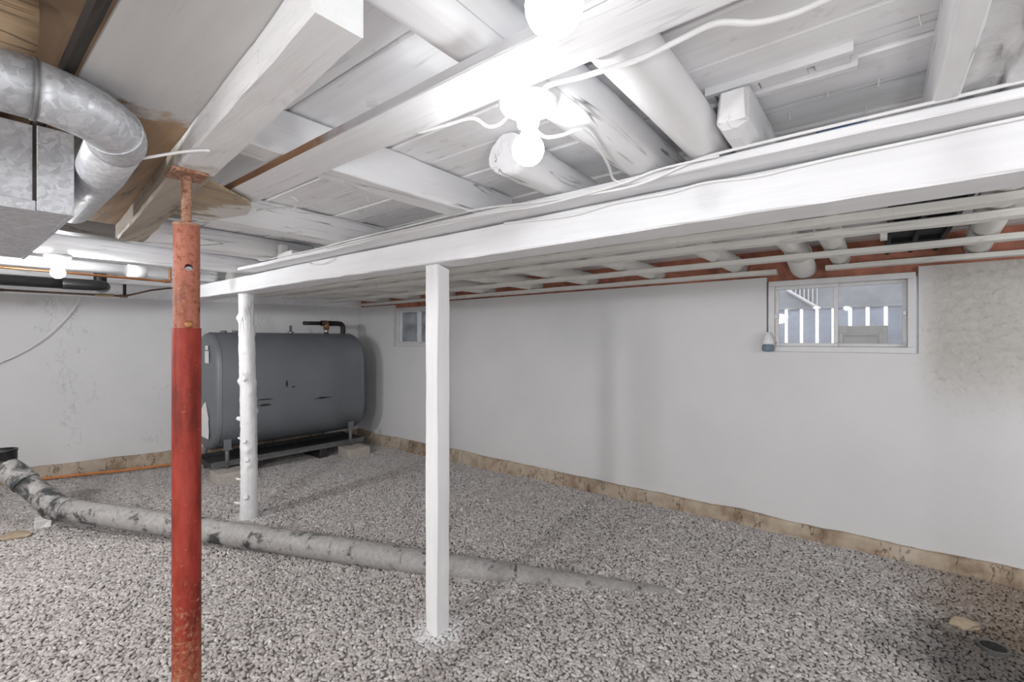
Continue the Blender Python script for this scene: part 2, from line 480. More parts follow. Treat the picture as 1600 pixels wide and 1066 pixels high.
class MB:
    def __init__(s):
        s.v = []
        s.f = []
    def add(s, vs, fs):
        k = len(s.v)
        s.v += [Vector(p) for p in vs]
        s.f += [tuple(i + k for i in f) for f in fs]
        return s
    def box(s, a, b, jit=0.0):
        x0, y0, z0 = a
        x1, y1, z1 = b
        j = lambda: random.uniform(-jit, jit)
        vs = [(x + j(), y + j(), z + j()) for z in (z0, z1) for y in (y0, y1) for x in (x0, x1)]
        return s.add(vs, [(0, 2, 3, 1), (4, 5, 7, 6), (0, 1, 5, 4), (2, 6, 7, 3), (0, 4, 6, 2), (1, 3, 7, 5)])
    def obox(s, c, u, w, hu, hw, z0, z1, jit=0.0):
        """box oriented by horizontal unit vectors u, w"""
        u = Vector((u[0], u[1], 0)); w = Vector((w[0], w[1], 0)); c = Vector((c[0], c[1], 0))
        j = lambda: Vector((random.uniform(-jit, jit), random.uniform(-jit, jit), random.uniform(-jit, jit)))
        vs = [c + u * a * hu + w * b * hw + Vector((0, 0, z)) + j() for z in (z0, z1) for b in (-1, 1) for a in (-1, 1)]
        return s.add(vs, [(0, 2, 3, 1), (4, 5, 7, 6), (0, 1, 5, 4), (2, 6, 7, 3), (0, 4, 6, 2), (1, 3, 7, 5)])
    def rings(s, rings, caps=True, closed=True):
        n = len(rings[0])
        k = len(s.v)
        for r in rings:
            s.v += [Vector(p) for p in r]
        for i in range(len(rings) - 1):
            for j in range(n if closed else n - 1):
                a = k + i * n + j
                b = k + i * n + (j + 1) % n
                s.f.append((a, b, b + n, a + n))
        if caps:
            s.f.append(tuple(k + j for j in reversed(range(n))))
            s.f.append(tuple(k + (len(rings) - 1) * n + j for j in range(n)))
        return s
    def tube(s, path, r, seg=12, caps=True):
        path = [Vector(p) for p in path]
        rr = r if isinstance(r, (list, tuple)) else [r] * len(path)
        rings = []
        prev = None
        for i, p in enumerate(path):
            t = (path[min(i + 1, len(path) - 1)] - path[max(i - 1, 0)]).normalized()
            if prev is None:
                ref = Vector((0, 0, 1)) if abs(t.z) < 0.9 else Vector((1, 0, 0))
                n = t.cross(ref).normalized()
            else:
                n = (prev - t * prev.dot(t)).normalized()
            prev = n
            b = t.cross(n)
            rings.append([p + (n * math.cos(a) + b * math.sin(a)) * rr[i] for a in (2 * math.pi * q / seg for q in range(seg))])
        return s.rings(rings, caps)
    def lathe(s, c, prof, seg=24, axis=(0, 0, 1), caps=True):
        """prof: list of (radius, height along axis)"""
        t = Vector(axis).normalized()
        ref = Vector((1, 0, 0)) if abs(t.x) < 0.9 else Vector((0, 1, 0))
        n = t.cross(ref).normalized()
        b = t.cross(n)
        c = Vector(c)
        rings = [[c + t * h + (n * math.cos(a) + b * math.sin(a)) * max(r, 1e-4) for a in (2 * math.pi * q / seg for q in range(seg))] for r, h in prof]
        return s.rings(rings, caps)
    def build(s, name, mat, parent=None, smooth=False, bevel=0.0, bseg=2, origin=None):
        me = bpy.data.meshes.new(name)
        if parent is not None:
            og = ORIG[parent]
        elif origin is not None:
            og = Vector(origin)
        else:
            og = Vector((0, 0, 0))
        me.from_pydata([tuple(p - og) for p in s.v], [], s.f)
        bm = bmesh.new()
        bm.from_mesh(me)
        bmesh.ops.recalc_face_normals(bm, faces=bm.faces)
        if smooth:
            for f in bm.faces:
                f.smooth = len(f.verts) <= 4
        bm.to_mesh(me)
        bm.free()
        me.materials.append(mat)
        o = bpy.data.objects.new(name, me)
        col.objects.link(o)
        ORIG[o] = og
        if parent is not None:
            o.parent = parent
        else:
            o.location = og
        if bevel > 0:
            md = o.modifiers.new('bevel', 'BEVEL')
            md.width = bevel
            md.segments = bseg
            md.limit_method = 'ANGLE'
            md.angle_limit = R(40)
        return o

def smooth_path(pts, n=6):
    pts = [Vector(p) for p in pts]
    out = []
    for i in range(len(pts) - 1):
        p0, p1, p2, p3 = pts[max(i - 1, 0)], pts[i], pts[i + 1], pts[min(i + 2, len(pts) - 1)]
        for k in range(n):
            t = k / n
            out.append(0.5 * ((2 * p1) + (p2 - p0) * t + (2 * p0 - 5 * p1 + 4 * p2 - p3) * t * t + (3 * p1 - p0 - 3 * p2 + p3) * t ** 3))
    out.append(pts[-1])
    return out

def wavy_bar(axis, a0, a1, lo, hi, step=0.07, amp=0.003, chamfer=0.006, seed=0, skew=0.0, freq=2.2):
    """sawn timber along X or Y with slightly wandering faces and worn arrises.
    lo, hi = (cross, z) corners; cross is Y for axis X and X for axis Y"""
    n = max(2, int(abs(a1 - a0) / step))
    c = chamfer
    base = [(lo[0] + c, lo[1]), (hi[0] - c, lo[1]), (hi[0], lo[1] + c), (hi[0], hi[1] - c), (hi[0] - c, hi[1]), (lo[0] + c, hi[1]), (lo[0], hi[1] - c), (lo[0], lo[1] + c)]
    rings = []
    for i in range(n + 1):
        a = a0 + (a1 - a0) * i / n
        off = skew * (a - a0)
        ring = []
        for k, (q, z) in enumerate(base):
            q2 = q + off + amp * noise.noise(Vector((a * freq, seed * 7.3 + q * 4, z * 4)))
            z2 = z + amp * noise.noise(Vector((a * freq + 31, seed * 3.1 + q * 4, z * 4)))
            e = amp * 0.6 * noise.noise(Vector((a * 9, k * 5.1, seed * 2.2)))
            ring.append((a, q2 + e, z2 + e) if axis == 'X' else (q2 + e, a, z2 + e))
        rings.append(ring)
    return MB().rings(rings)

def log_along_y(X, z, r, y0, y1, seed=0, flat=None, rough=0.12, step=0.035, seg=22, dx=0.0, taper=0.0, knots=6, roundend=0, fine=0.35):
    n = max(3, int((y1 - y0) / step))
    rs = random.Random(seed)
    kn = [(rs.uniform(y0, y1), rs.uniform(0, 6.28), rs.uniform(0.1, 0.28)) for _ in range(knots)]
    rings = []
    for i in range(n + 1):
        t = i / n
        y = y0 + (y1 - y0) * t
        cx = X + dx * t + 0.006 * noise.noise(Vector((y * 1.1, seed, 0)))
        cz = z + 0.004 * noise.noise(Vector((y * 1.1, seed, 9)))
        rr = r * (1 + taper * t)
        if roundend and i < 3:
            rr *= (0.62, 0.85, 0.96)[i]
        ring = []
        for k in range(seg):
            a = 2 * math.pi * k / seg
            q = rr * (1 + rough * noise.noise(Vector((math.cos(a) * 1.6, y * 1.6, math.sin(a) * 1.6 + seed * 5))) + fine * rough * noise.noise(Vector((math.cos(a) * 6, y * 9, math.sin(a) * 6 + seed * 5))))
            for ky, ka, kh in kn:
                d = ((y - ky) / 0.03) ** 2 + ((math.cos(a - ka) - 1) * -2) / 0.08
                if d < 4:
                    q += rr * kh * 0.5 * math.exp(-d)
            px = cx + q * math.cos(a)
            pz = cz + q * math.sin(a)
            pz = min(pz, ZD - 0.004)
            if flat is not None:
                pz = max(pz, flat + 0.002 * noise.noise(Vector((px * 20, y * 8, seed))))
            ring.append((px, y, pz))
        rings.append(ring)
    return MB().rings(rings)

# ------------------------------------------------------------------ the setting
ZD = 1.845            # underside of the deck boards
ZJ = 1.725            # underside of the joists
YB = 3.37             # back wall face
def wl(y, off=0.0):   # x of the left wall face at y
    return -5.18 - 0.2674 * (YB - y) + off
def struct(o):
    o['kind'] = 'structure'
    return o

def ground(x, y):
    a = min(1, max(0, (x + 4.0) / 4.0)) * min(1, max(0, (y - 1.6) / 1.5)) * 0.045
    b = -0.03 * min(1, max(0, (y - 0.6) / 1.2)) * min(1, max(0, (-4.4 - x) / 0.8))
    dipp = -0.03 * math.exp(-((x - 0.42) ** 2 + (y - 2.62) ** 2) / 0.06)
    return a + b + dipp + 0.012 * noise.noise(Vector((x * 1.7, y * 1.7, 3))) + 0.006 * noise.noise(Vector((x * 6, y * 6, 5)))

# floor bed
fb = MB()
nx, ny = 95, 62
X0, X1, Y0, Y1 = -7.0, 2.5, -2.8, 3.40
for j in range(ny + 1):
    for i in range(nx + 1):
        x = X0 + (X1 - X0) * i / nx
        y = Y0 + (Y1 - Y0) * j / ny
        fb.v.append(Vector((x, y, ground(x, y) - 0.008)))
for j in range(ny):
    for i in range(nx):
        a = j * (nx + 1) + i
        fb.f.append((a, a + 1, a + nx + 2, a + nx + 1))
struct(fb.build('floor', M['gravel_bed'], smooth=True))

# back wall with two window openings
W1 = (-0.56, 0.18, 1.19, 1.665)
W2 = (-4.45, -3.71, 1.185, 1.66)
WT = 1.67
wb = MB()
xs = [-5.5, W2[0], W2[1], W1[0], W1[1], 2.6]
def wallpiece(x0, x1, z0, z1):
    wb.box((x0, YB, z0), (x1, YB + 0.22, z1))
wallpiece(xs[0], xs[1], -0.2, WT)
wallpiece(xs[1], xs[2], -0.2, W2[2])
wallpiece(xs[2], xs[3], -0.2, WT)
wallpiece(xs[3], xs[4], -0.2, W1[2])
wallpiece(xs[4], xs[5], -0.2, WT)
wall_back = struct(wb.build('wall_back', M['wall_back']))
# slanted left wall
lw = MB()
p0 = (wl(-2.9), -2.9); p1 = (wl(3.6), 3.6)
lw.add([(p0[0], p0[1], -0.2), (p1[0], p1[1], -0.2), (p1[0], p1[1], WT), (p0[0], p0[1], WT),
        (p0[0] - 0.2, p0[1], -0.2), (p1[0] - 0.2, p1[1], -0.2), (p1[0] - 0.2, p1[1], WT), (p0[0] - 0.2, p0[1], WT)],
       [(0, 1, 2, 3), (4, 7, 6, 5), (0, 4, 5, 1), (3, 2, 6, 7), (0, 3, 7, 4), (1, 5, 6, 2)])
struct(lw.build('wall_left', M['wall']))
struct(MB().box((2.45, -2.95, -0.2), (2.65, 3.6, 2.0)).build('wall_right', M['wall']))
struct(MB().box((-7.1, -3.0, -0.2), (2.65, -2.8, 2.0)).build('wall_front', M['wall']))

# ceiling: slab with its deck boards as parts
ceiling = struct(MB().box((-7.1, -3.0, ZD + 0.024), (2.65, 3.62, ZD + 0.10)).build('ceiling', M['deck_bare']))
y = 0.557 - 8 * 0.152
k = 0
while y < YB:
    w = 0.152
    dz = random.uniform(-0.003, 0.003)
    y1 = min(y + w, YB + 0.03)
    bare = y < 0.2
    for xa, xb in ((-6.6, -2.62 + 0.5 * random.uniform(-1, 1)), (None, 2.44)):
        if xa is None:
            xa = last + 0.004
        last = xb
        b = wavy_bar('X', xa, xb, (y + 0.0025, ZD + dz), (y1 - 0.0025, ZD + 0.0235), step=0.3, amp=0.0015, chamfer=0.004, seed=k)
        b.build('board', M['deck_bare'] if bare else M['white_deck'], ceiling)
    y += w
    k += 1

# nails sticking through the deck
for (x, y_, tx, ty) in [(0.059, 1.094, .2, .1), (0.005, 1.295, -.1, .1), (-0.09, 1.286, .1, -.2), (-0.174, 1.349, .1, .15), (-0.02, 1.442, -.1, .1), (0.014, 1.498, .15, 0), (-0.121, 1.517, -.1, .1),
                        (-1.56, 1.16, .1, .1), (-1.62, 1.10, 0, .2), (-1.75, 1.18, .1, -.1), (-1.45, 1.12, -.2, .1)]:
    z0 = ZD + 0.004
    L_ = 0.022
    q = MB().tube([(x, y_, z0), (x + tx * L_, y_ + ty * L_, z0 - L_)], 0.0017, 6)
    q.build('nail', M['nail'], ceiling)

# sill boards on top of the walls
struct(MB().box((-5.4, YB + 0.035, W1[3] - 0.03), (2.45, YB + 0.20, ZD + 0.03)).build('trim_1', M['red_board']))
tl = MB()
q0 = (wl(-2.85), -2.85); q1 = (wl(3.45), 3.45)
tl.add([(q0[0] + d, q0[1], z) for d in (-0.15, 0.02) for z in (WT, ZD + 0.03)] + [(q1[0] + d, q1[1], z) for d in (-0.15, 0.02) for z in (WT, ZD + 0.03)],
       [(0, 1, 5, 4), (2, 6, 7, 3), (0, 4, 6, 2), (1, 3, 7, 5), (0, 2, 3, 1), (4, 5, 7, 6)])
struct(tl.build('trim_2', M['white_x']))

# rough footings at the foot of both walls
def footing(name, a, b, inward, ztop):
    a = Vector((a[0], a[1], 0)); b = Vector((b[0], b[1], 0))
    inn = Vector((inward[0], inward[1], 0))
    L_ = (b - a).length
    n = int(L_ / 0.05)
    rings = []
    for i in range(n + 1):
        p = a + (b - a) * i / n
        s_ = i / n * L_
        zt = ztop + 0.020 * noise.noise(Vector((s_ * 2.3, 1, 4))) + 0.006 * noise.noise(Vector((s_ * 11, 1, 4)))
        w = 0.034 + 0.022 * noise.noise(Vector((s_ * 1.9, 7, 4))) + 0.012 * noise.noise(Vector((s_ * 12, 7, 2)))
        w2 = w + 0.03 + 0.012 * noise.noise(Vector((s_ * 4, 2, 2)))
        zm = zt - 0.02
        ring = [p - inn * 0.03 + Vector((0, 0, zt)), p + inn * (w * 0.7) + Vector((0, 0, zt)), p + inn * w + Vector((0, 0, zm)), p + inn * (w + 0.008) + Vector((0, 0, 0.06)), p + inn * w2 + Vector((0, 0, -0.06)), p - inn * 0.03 + Vector((0, 0, -0.06))]
        rings.append(ring)
    return struct(MB().rings(rings).build(name, M['footing']))
footing('baseboard_back', (-5.3, YB), (2.45, YB), (0, -1), 0.125)
footing('baseboard_left', (wl(-2.8), -2.8), (wl(YB), YB), (0.966, -0.258), 0.125)
# cracks in the back footing
# ------------------------------------------------------------------ windows
def window(n, W, yf, detail=True):
    x0, x1, z0, z1 = W
    wroot = struct(bpy.data.objects.new('window_%d' % n, None))
    wroot.location = (x0, yf, z0)
    col.objects.link(wroot)
    ORIG[wroot] = Vector((x0, yf, z0))
    z1 = z1 - 0.025
    t = 0.034
    def frame(x0, x1, z0, z1, t, ya, yb, name):
        f = MB()
        f.box((x0, ya, z0), (x1, yb, z0 + t)).box((x0, ya, z1 - t), (x1, yb, z1))
        f.box((x0, ya, z0 + t), (x0 + t, yb, z1 - t)).box((x1 - t, ya, z0 + t), (x1, yb, z1 - t))
        return f.build(name, M['vinyl'], wroot, bevel=0.003)
    frame(x0 + 0.012, x1 - 0.012, z0, z1, t, yf - 0.012, yf + 0.07, 'window_frame')
    xm = (x0 + x1) / 2 - 0.01
    a = x0 + 0.012 + t
    b = x1 - 0.012 - t
    zz0, zz1 = z0 + t, z1 - t
    frame(a, xm + 0.018, zz0, zz1, 0.022, yf + 0.012, yf + 0.034, 'sash')
    frame(xm - 0.004, b, zz0, zz1, 0.020, yf + 0.038, yf + 0.060, 'sash')
    MB().box((a + 0.02, yf + 0.021, zz0 + 0.02), (xm, yf + 0.025, zz1 - 0.02)).build('pane', M['glass'], wroot)
    MB().box((xm + 0.014, yf + 0.047, zz0 + 0.018), (b - 0.018, yf + 0.051, zz1 - 0.018)).build('pane', M['glass'], wroot)
    # latches on the jambs
    zc = (zz0 + zz1) / 2
    for xx, sg in ((a, 1), (b, -1)):
        MB().box((xx - 0.004, yf - 0.004, zc - 0.012), (xx + sg * 0.020, yf + 0.02, zc + 0.014)).build('latch', M['vinyl'], wroot, bevel=0.003)
    return wroot
window(1, W1, YB - 0.005)
window(2, W2, YB + 0.045)

# outside: deck skirt of vertical boards, rail, ground, meter box
MB_ = MB().box((-7.0, YB + 0.22, 0.9), (3.0, 7.0, 1.10))
struct(MB_.build('ground', M['dirt']))
def skirt(xa, xb, tagtext, phase):
    root = thing('deck_skirt', (xa, 4.25, 1.10), tagtext, 'skirting')
    x = phase
    while x < xb:
        MB().box((x + 0.011, 4.24, 1.10), (x + 0.103 - 0.011, 4.262, 1.515)).build('board', M['skirt'], root)
        x += 0.103
    MB().box((xa, 4.23, 1.505), (xb, 4.275, 1.95)).build('top_board', M['skirt_dark'], root)
    MB().box((xa, 4.262, 1.10), (xb, 4.30, 1.125)).build('bottom_rail', M['skirt_dark'], root)
    return root
skirt(-1.2, 1.1, 'blue-grey slatted deck skirting outside the large window', -0.464 - 0.103 * 7)
skirt(-6.2, -4.2, 'blue-grey slatted deck skirting outside the small far window', -6.2)
st = thing('stair_rail', (-0.5, 4.22, 1.4), 'white stair rail with thin balusters outside the left pane', 'railing')
MB().tube([(-0.56, 4.215, 1.66), (-0.34, 4.215, 1.50)], 0.012, 8).build('rail', M['rail_white'], st)
for i in range(7):
    x = -0.53 + 0.028 * i
    MB().box((x, 4.21, 1.64 - 0.0205 * i), (x + 0.008, 4.222, 1.76)).build('baluster', M['rail_white'], st)
MB().box((-0.57, 4.20, 1.75), (-0.33, 4.229, 1.78)).build('rail', M['rail_white'], st)

mb = thing('meter_box', (0.02, 3.70, 1.10), 'grey beige metal box standing outside the right window pane', 'box')
f = MB()
f.box((-0.215, 3.66, 1.10), (0.055, 3.80, 1.355))
f.build('box_body', M['box_metal'], mb, bevel=0.006)
f = MB()
f.box((-0.19, 3.650, 1.12), (0.03, 3.662, 1.14)).box((-0.19, 3.650, 1.31), (0.03, 3.662, 1.33))
f.box((-0.19, 3.650, 1.14), (-0.17, 3.662, 1.31)).box((0.01, 3.650, 1.14), (0.03, 3.662, 1.31))
f.build('door_frame', M['box_metal'], mb, bevel=0.003)
f = MB()
f.add([(-0.165, 3.648, 1.28), (0.005, 3.648, 1.28), (0.005, 3.63, 1.15), (-0.165, 3.63, 1.15), (-0.165, 3.66, 1.30), (0.005, 3.66, 1.30), (0.005, 3.66, 1.14), (-0.165, 3.66, 1.14)],
      [(0, 1, 2, 3), (4, 7, 6, 5), (0, 4, 5, 1), (1, 5, 6, 2), (2, 6, 7, 3), (3, 7, 4, 0)])
f.build('cover', M['box_metal'], mb, bevel=0.003)

# cone fitting at the lower left corner of the large window
cf = thing('cone_fitting', (-0.545, 3.335, 1.19), 'small white cone on a blue-grey base at the corner of the large window', 'fitting')
MB().lathe((-0.545, 3.325, 1.24), [(0.010, 0.075), (0.014, 0.072), (0.034, 0.012), (0.034, 0.0), (0.028, -0.004)], 20).build('cone', M['white_plastic'], cf, smooth=True)
MB().lathe((-0.545, 3.325, 1.19), [(0.026, 0.047), (0.030, 0.042), (0.034, 0.030), (0.036, 0.014), (0.030, 0.002), (0.016, 0.0)], 20).build('base', M['blue_grey'], cf, smooth=True)
MB().tube(smooth_path([(-0.52, 3.33, 1.31), (-0.50, 3.335, 1.29), (-0.49, 3.34, 1.25), (-0.495, 3.34, 1.215)]), 0.0025, 6).build('wire', M['cable'], cf, smooth=True)

# ------------------------------------------------------------------ main beam, its ledge plank, posts
b = wavy_bar('X', -4.45, 2.40, (1.30, 1.59), (1.44, 1.695), step=0.08, amp=0.006, chamfer=0.005, seed=3, freq=1.2)
tag(b.build('main_beam', M['white_beam'], origin=(-1.0, 1.37, 1.59), smooth=False), 'long white painted main beam resting on the white posts', 'beam')
b = wavy_bar('X', -3.17, 2.40, (1.205, 1.702), (1.42, 1.722), step=0.08, amp=0.004, chamfer=0.003, seed=5)
tag(b.build('ledge_plank', M['white_x'], origin=(-0.5, 1.3, 1.70)), 'thin white plank lying flat along the top of the main beam', 'plank')

def square_post():
    rings = []
    n = 26
    s_ = 0.037
    for i in range(n + 1):
        t = i / n
        z = -0.03 + (1.592 + 0.03) * t
        ring = []
        c = 0.0035
        base = [(-s_ + c, -s_), (s_ - c, -s_), (s_, -s_ + c), (s_, s_ - c), (s_ - c, s_), (-s_ + c, s_), (-s_, s_ - c), (-s_, -s_ + c)]
        sc = 0.93 if i == 0 else (0.97 if z < 0.06 else 1.0)
        for k, (x, y_) in enumerate(base):
            e = 0.003 * noise.noise(Vector((k * 3.3, z * 2.5, 1))) + 0.0015 * noise.noise(Vector((k * 3.3, z * 9, 4)))
            zz = z
            if i == n:
                zz = z - 0.010 * max(0, (x + y_) / s_)
            ring.append((-1.5 + (x + e) * sc, 1.37 + (y_ + e) * sc, zz))
        rings.append(ring)
    return MB().rings(rings)
tag(square_post().build('square_post', M['white_z'], origin=(-1.5, 1.37, 0)), 'square white painted post standing in gravel under the beam', 'post')

def log_post():
    root = thing('log_post', (-3.5, 1.40, 0), 'round white painted log post with branch stubs in front of tank', 'post')
    n, seg = 120, 26
    rings = []
    rs = random.Random(5)
    kn = [(rs.uniform(0.1, 1.5), rs.uniform(0, 6.28), rs.uniform(0.15, 0.35)) for _ in range(14)]
    for i in range(n + 1):
        z = -0.04 + 1.632 * i / n
        r = 0.0555 - 0.006 * i / n
        cx = -3.5 - 0.012 * z + 0.006 * math.sin(z * 3.1)
        cy = 1.40 + 0.004 * math.sin(z * 2.3 + 1)
        ring = []
        for k in range(seg):
            a = 2 * math.pi * k / seg
            q = r * (1 + 0.07 * noise.noise(Vector((math.cos(a) * 1.5, math.sin(a) * 1.5, z * 5))) + 0.06 * noise.noise(Vector((math.cos(a) * 5, math.sin(a) * 5, z * 22))) + 0.045 * noise.noise(Vector((math.cos(a) * 2, math.sin(a) * 2, z * 70))))
            for kz, ka, kh in kn:
                d = ((z - kz) / 0.022) ** 2 + (2 - 2 * math.cos(a - ka)) / 0.09
                q += r * kh * math.exp(-d)
            ring.append((cx + q * math.cos(a), cy + q * math.sin(a), z))
        rings.append(ring)
    MB().rings(rings).build('trunk', M['white_bark'], root, smooth=True)
    cr = Vector((0.784, 0.621, 0))
    for z, side, ln, rad in [(0.70, -1, 0.035, 0.016), (0.56, -1, 0.03, 0.008), (0.27, -1, 0.045, 0.008), (0.10, -1, 0.06, 0.009), (0.55, 0.15, 0.03, 0.015), (0.42, 0.3, 0.03, 0.016), (0.98, 0.1, 0.025, 0.012), (1.42, -0.9, 0.03, 0.006), (0.16, 0.2, 0.03, 0.018)]:
        d = (cr * side + Vector((0.62, -0.78, 0)) * (1 - abs(side))).normalized()
        p = Vector((-3.5 - 0.012 * z, 1.40, z)) + d * 0.042
        MB().tube([p, p + d * (ln * 0.6) + Vector((0, 0, 0.003)), p + d * ln + Vector((0, 0, 0.008))], [rad * 1.25, rad, rad * 0.75], 9).build('branch_stub', M['white_bark'], root, smooth=True)
log_post()

# red screw-jack post
JX, JY = -1.2725, 0.373
HZ = 1.66       # underside of the header timber
jk = thing('jack_post', (JX, JY, 0), 'rusty red steel jack post under the half painted timber', 'post')
def hollow(r, z0, z1, wall=0.004, seg=40):
    return MB().lathe((JX, JY, 0), [(r - wall, z0), (r, z0), (r, z1), (r - wall, z1), (r - wall, z0 + 0.001)], seg)
low = hollow(0.0290, -0.005, 1.2955).build('lower_tube', M['jack_low'], jk, smooth=False)
for p in low.data.polygons:
    p.use_smooth = True
low.modifiers.new('split', 'EDGE_SPLIT').split_angle = R(40)
# upper tube with pin holes bored through
up = MB().lathe((JX, JY, 0), [(0.0228, 1.24), (0.0264, 1.24), (0.0264, 1.536), (0.0228, 1.536)], 48).build('upper_tube', M['jack_up'], jk)
cd = Vector((JX, JY, 0)).normalized()
def hole_cutter():
    m = MB()
    side = Vector((-cd.y, cd.x, 0))
    for z, off in ((1.436, 0.004), (1.34, -0.031)):
        d = -cd if off > 0 else (-cd * 0.25 - side * 0.97).normalized() * 1
        c = Vector((JX, JY, z)) + (side * -off if off > 0 else Vector((0, 0, 0)))
        m.tube([c - d * 0.06, c + d * 0.06], 0.0082, 20)
    return m
hc = hole_cutter()
hc_o = hc.build('hole_cut', M['jack_up'], jk)
hc_o.parent = None
hc_o.location = ORIG[jk]
md = up.modifiers.new('holes', 'BOOLEAN')
md.object = hc_o
md.solver = 'EXACT'
bpy.context.view_layer.update()
dg = bpy.context.evaluated_depsgraph_get()
new_me = bpy.data.meshes.new_from_object(up.evaluated_get(dg))
up.modifiers.clear()
up.data = new_me
bpy.data.objects.remove(hc_o)
for p in up.data.polygons:
    p.use_smooth = True
up.modifiers.new('split', 'EDGE_SPLIT').split_angle = R(40)
MB().lathe((JX, JY, 1.534), [(0.010, 0.0), (0.0276, 0.0), (0.0276, 0.007), (0.010, 0.007)], 40).build('collar', M['rust'], jk, bevel=0.0015)
prof = []
z = 1.50
while z < HZ - 0.010:
    prof += [(0.0098, z), (0.0111, z + 0.0015), (0.0098, z + 0.003)]
    z += 0.0034
MB().lathe((JX, JY, 0), prof, 20).build('screw', M['rust'], jk, smooth=True)
bp = Vector((JX, JY, 1.304)) - cd * 0.0235 + Vector((-cd.y, cd.x, 0)) * -0.004
MB().lathe(bp, [(0.0, 0.0), (0.0075, 0.0), (0.0085, 0.003), (0.0085, 0.010), (0.006, 0.013), (0.0, 0.0135)], 14, axis=-cd).build('pin', M['orange_fitting'], jk, smooth=True)
ju, jw = (0.995, -0.095), (0.095, 0.995)
MB().obox((JX, JY), ju, jw, 0.040, 0.036, HZ - 0.008, HZ).build('top_plate', M['rust'], jk, bevel=0.0015)
MB().obox((JX, JY), ju, jw, 0.07, 0.07, -0.012, 0.010).build('base_plate', M['jack_low'], jk, bevel=0.002)

# header timber over the jack post: near end at x=-0.52, turned a little off the beam line
def header():
    rings = []
    n = 26
    for i in range(n + 1):
        t = i / n
        x = -0.524 + (-2.33 + 0.524) * t
        yl = 0.279 + (0.449 - 0.279) * t
        yr = 0.350 + (0.535 - 0.350) * t
        z0, z1 = HZ, ZJ - 0.011
        c = 0.005
        e = lambda k: 0.003 * noise.noise(Vector((x * 2.4, k * 3.1, 2))) + 0.0025 * noise.noise(Vector((x * 13, k * 3.1, 6)))
        rings.append([(x, yl + c + e(0), z0 + e(1)), (x, yr - c + e(2), z0 + e(3)), (x, yr + e(4), z0 + c + e(5)), (x, yr + e(4), z1), (x, yl + e(6), z1), (x, yl + e(6), z0 + c + e(7))])
    return MB().rings(rings)
tag(header().build('header_timber', M['header'], origin=(-1.3, 0.4, HZ)), 'heavy timber held up by the red jack post, painted white at one end', 'timber')

# ------------------------------------------------------------------ joists over the near bay
def joist(label, mbuild, mat, origin, group=None, name='log_joist'):
    return tag(mbuild.build(name, mat, origin=origin, smooth=name == 'log_joist'), label, 'joist', group)
joist('cracked white log joist carrying the lit bulb in the centre', log_along_y(-0.512, ZJ + 0.058, 0.062, -2.4, 1.445, 1, flat=ZJ + 0.002, rough=0.16), M['white_y'], (-0.512, 0, ZJ))
joist('flat white timber joist under the deck, next left of the bulb joist', wavy_bar('Y', 0.30, 1.445, (-1.238, ZJ + 0.001), (-1.146, ZD - 0.005), step=0.05, amp=0.004, chamfer=0.004, seed=2), M['white_y'], (-1.19, 1, ZJ), name='timber_joist')
joist('bare tan log joist with a rounded end above the round duct', log_along_y(-1.10, ZJ + 0.062, 0.046, -2.4, 0.108, 12, rough=0.05, knots=2), M['log_tan'], (-1.10, -1, ZJ))
joist('flat white timber joist above the stained plywood scrap', wavy_bar('Y', -2.4, 1.445, (-2.085, ZJ + 0.001), (-1.975, ZD - 0.005), step=0.05, amp=0.005, chamfer=0.005, seed=3), M['log_grey'], (-2.03, 0, ZJ), name='timber_joist')
joist('weathered grey and white log joist behind the red jack post', log_along_y(-2.73, ZJ + 0.050, 0.070, -2.4, 1.445, 4, flat=ZJ + 0.002, rough=0.10), M['log_grey'], (-2.73, 0, ZJ))
joist('white log joist holding the far lit bulb', log_along_y(-3.46, ZJ + 0.056, 0.060, -2.4, 1.445, 5, flat=ZJ + 0.002, rough=0.10), M['white_y'], (-3.46, 0, ZJ))
joist('white log joist just beyond the far lit bulb', log_along_y(-4.22, ZJ + 0.056, 0.060, -2.4, 1.445, 6, flat=ZJ + 0.002, rough=0.08), M['white_y'], (-4.22, 0, ZJ))
joist('white log joist nearest to the left wall', log_along_y(-4.90, ZJ + 0.056, 0.060, -1.6, 1.445, 8, flat=ZJ + 0.002, rough=0.08), M['white_y'], (-4.90, 0, ZJ))
joist('short cut-off white log joist hanging over the beam behind the bulb', log_along_y(-0.80, ZJ + 0.054, 0.055, 0.98, 1.445, 7, rough=0.20, flat=ZJ + 0.003), M['white_y'], (-0.80, 1.2, ZJ))

# faceted stub joist right of the white duct
def stub():
    rings = []
    prof = [(-0.040, 0.030), (-0.026, 0.004), (0.004, 0.002), (0.030, 0.022), (0.030, 0.098), (-0.026, 0.098), (-0.036, 0.075)]
    for y_, s_, dz in ((1.085, 0.80, 0.022), (1.10, 0.96, 0.010), (1.14, 1.0, 0.0), (1.35, 1.02, 0.0), (1.44, 1.0, 0.0)):
        rings.append([(-0.245 + a * s_, y_ - (0.02 if y_ < 1.09 and z_ > 0.08 else 0), ZJ + max(z_ * s_, dz)) for a, z_ in prof])
    return MB().rings(rings)
tag(stub().build('joist_stub', M['white_y'], origin=(-0.245, 1.2, ZJ), bevel=0.003), 'faceted white joist stub resting on the beam, right of the round white duct', 'joist')
# right-hand joist: smooth white face and rough bark
jr = thing('bark_joist', (0.2, 0.5, ZJ), 'white joist with crumbling rough bark at the upper right corner', 'joist')
wavy_bar('Y', -1.5, 1.445, (0.086, ZJ + 0.001), (0.124, ZD - 0.006), amp=0.004, chamfer=0.004, seed=14).build('smooth_face', M['white_y'], jr)
bk = log_along_y(0.198, ZJ + 0.062, 0.072, -1.5, 1.445, 15, flat=ZJ + 0.001, rough=0.5, step=0.012, seg=44, knots=40, fine=0.9)
bk.build('bark_side', M['white_bark'], jr, smooth=True)

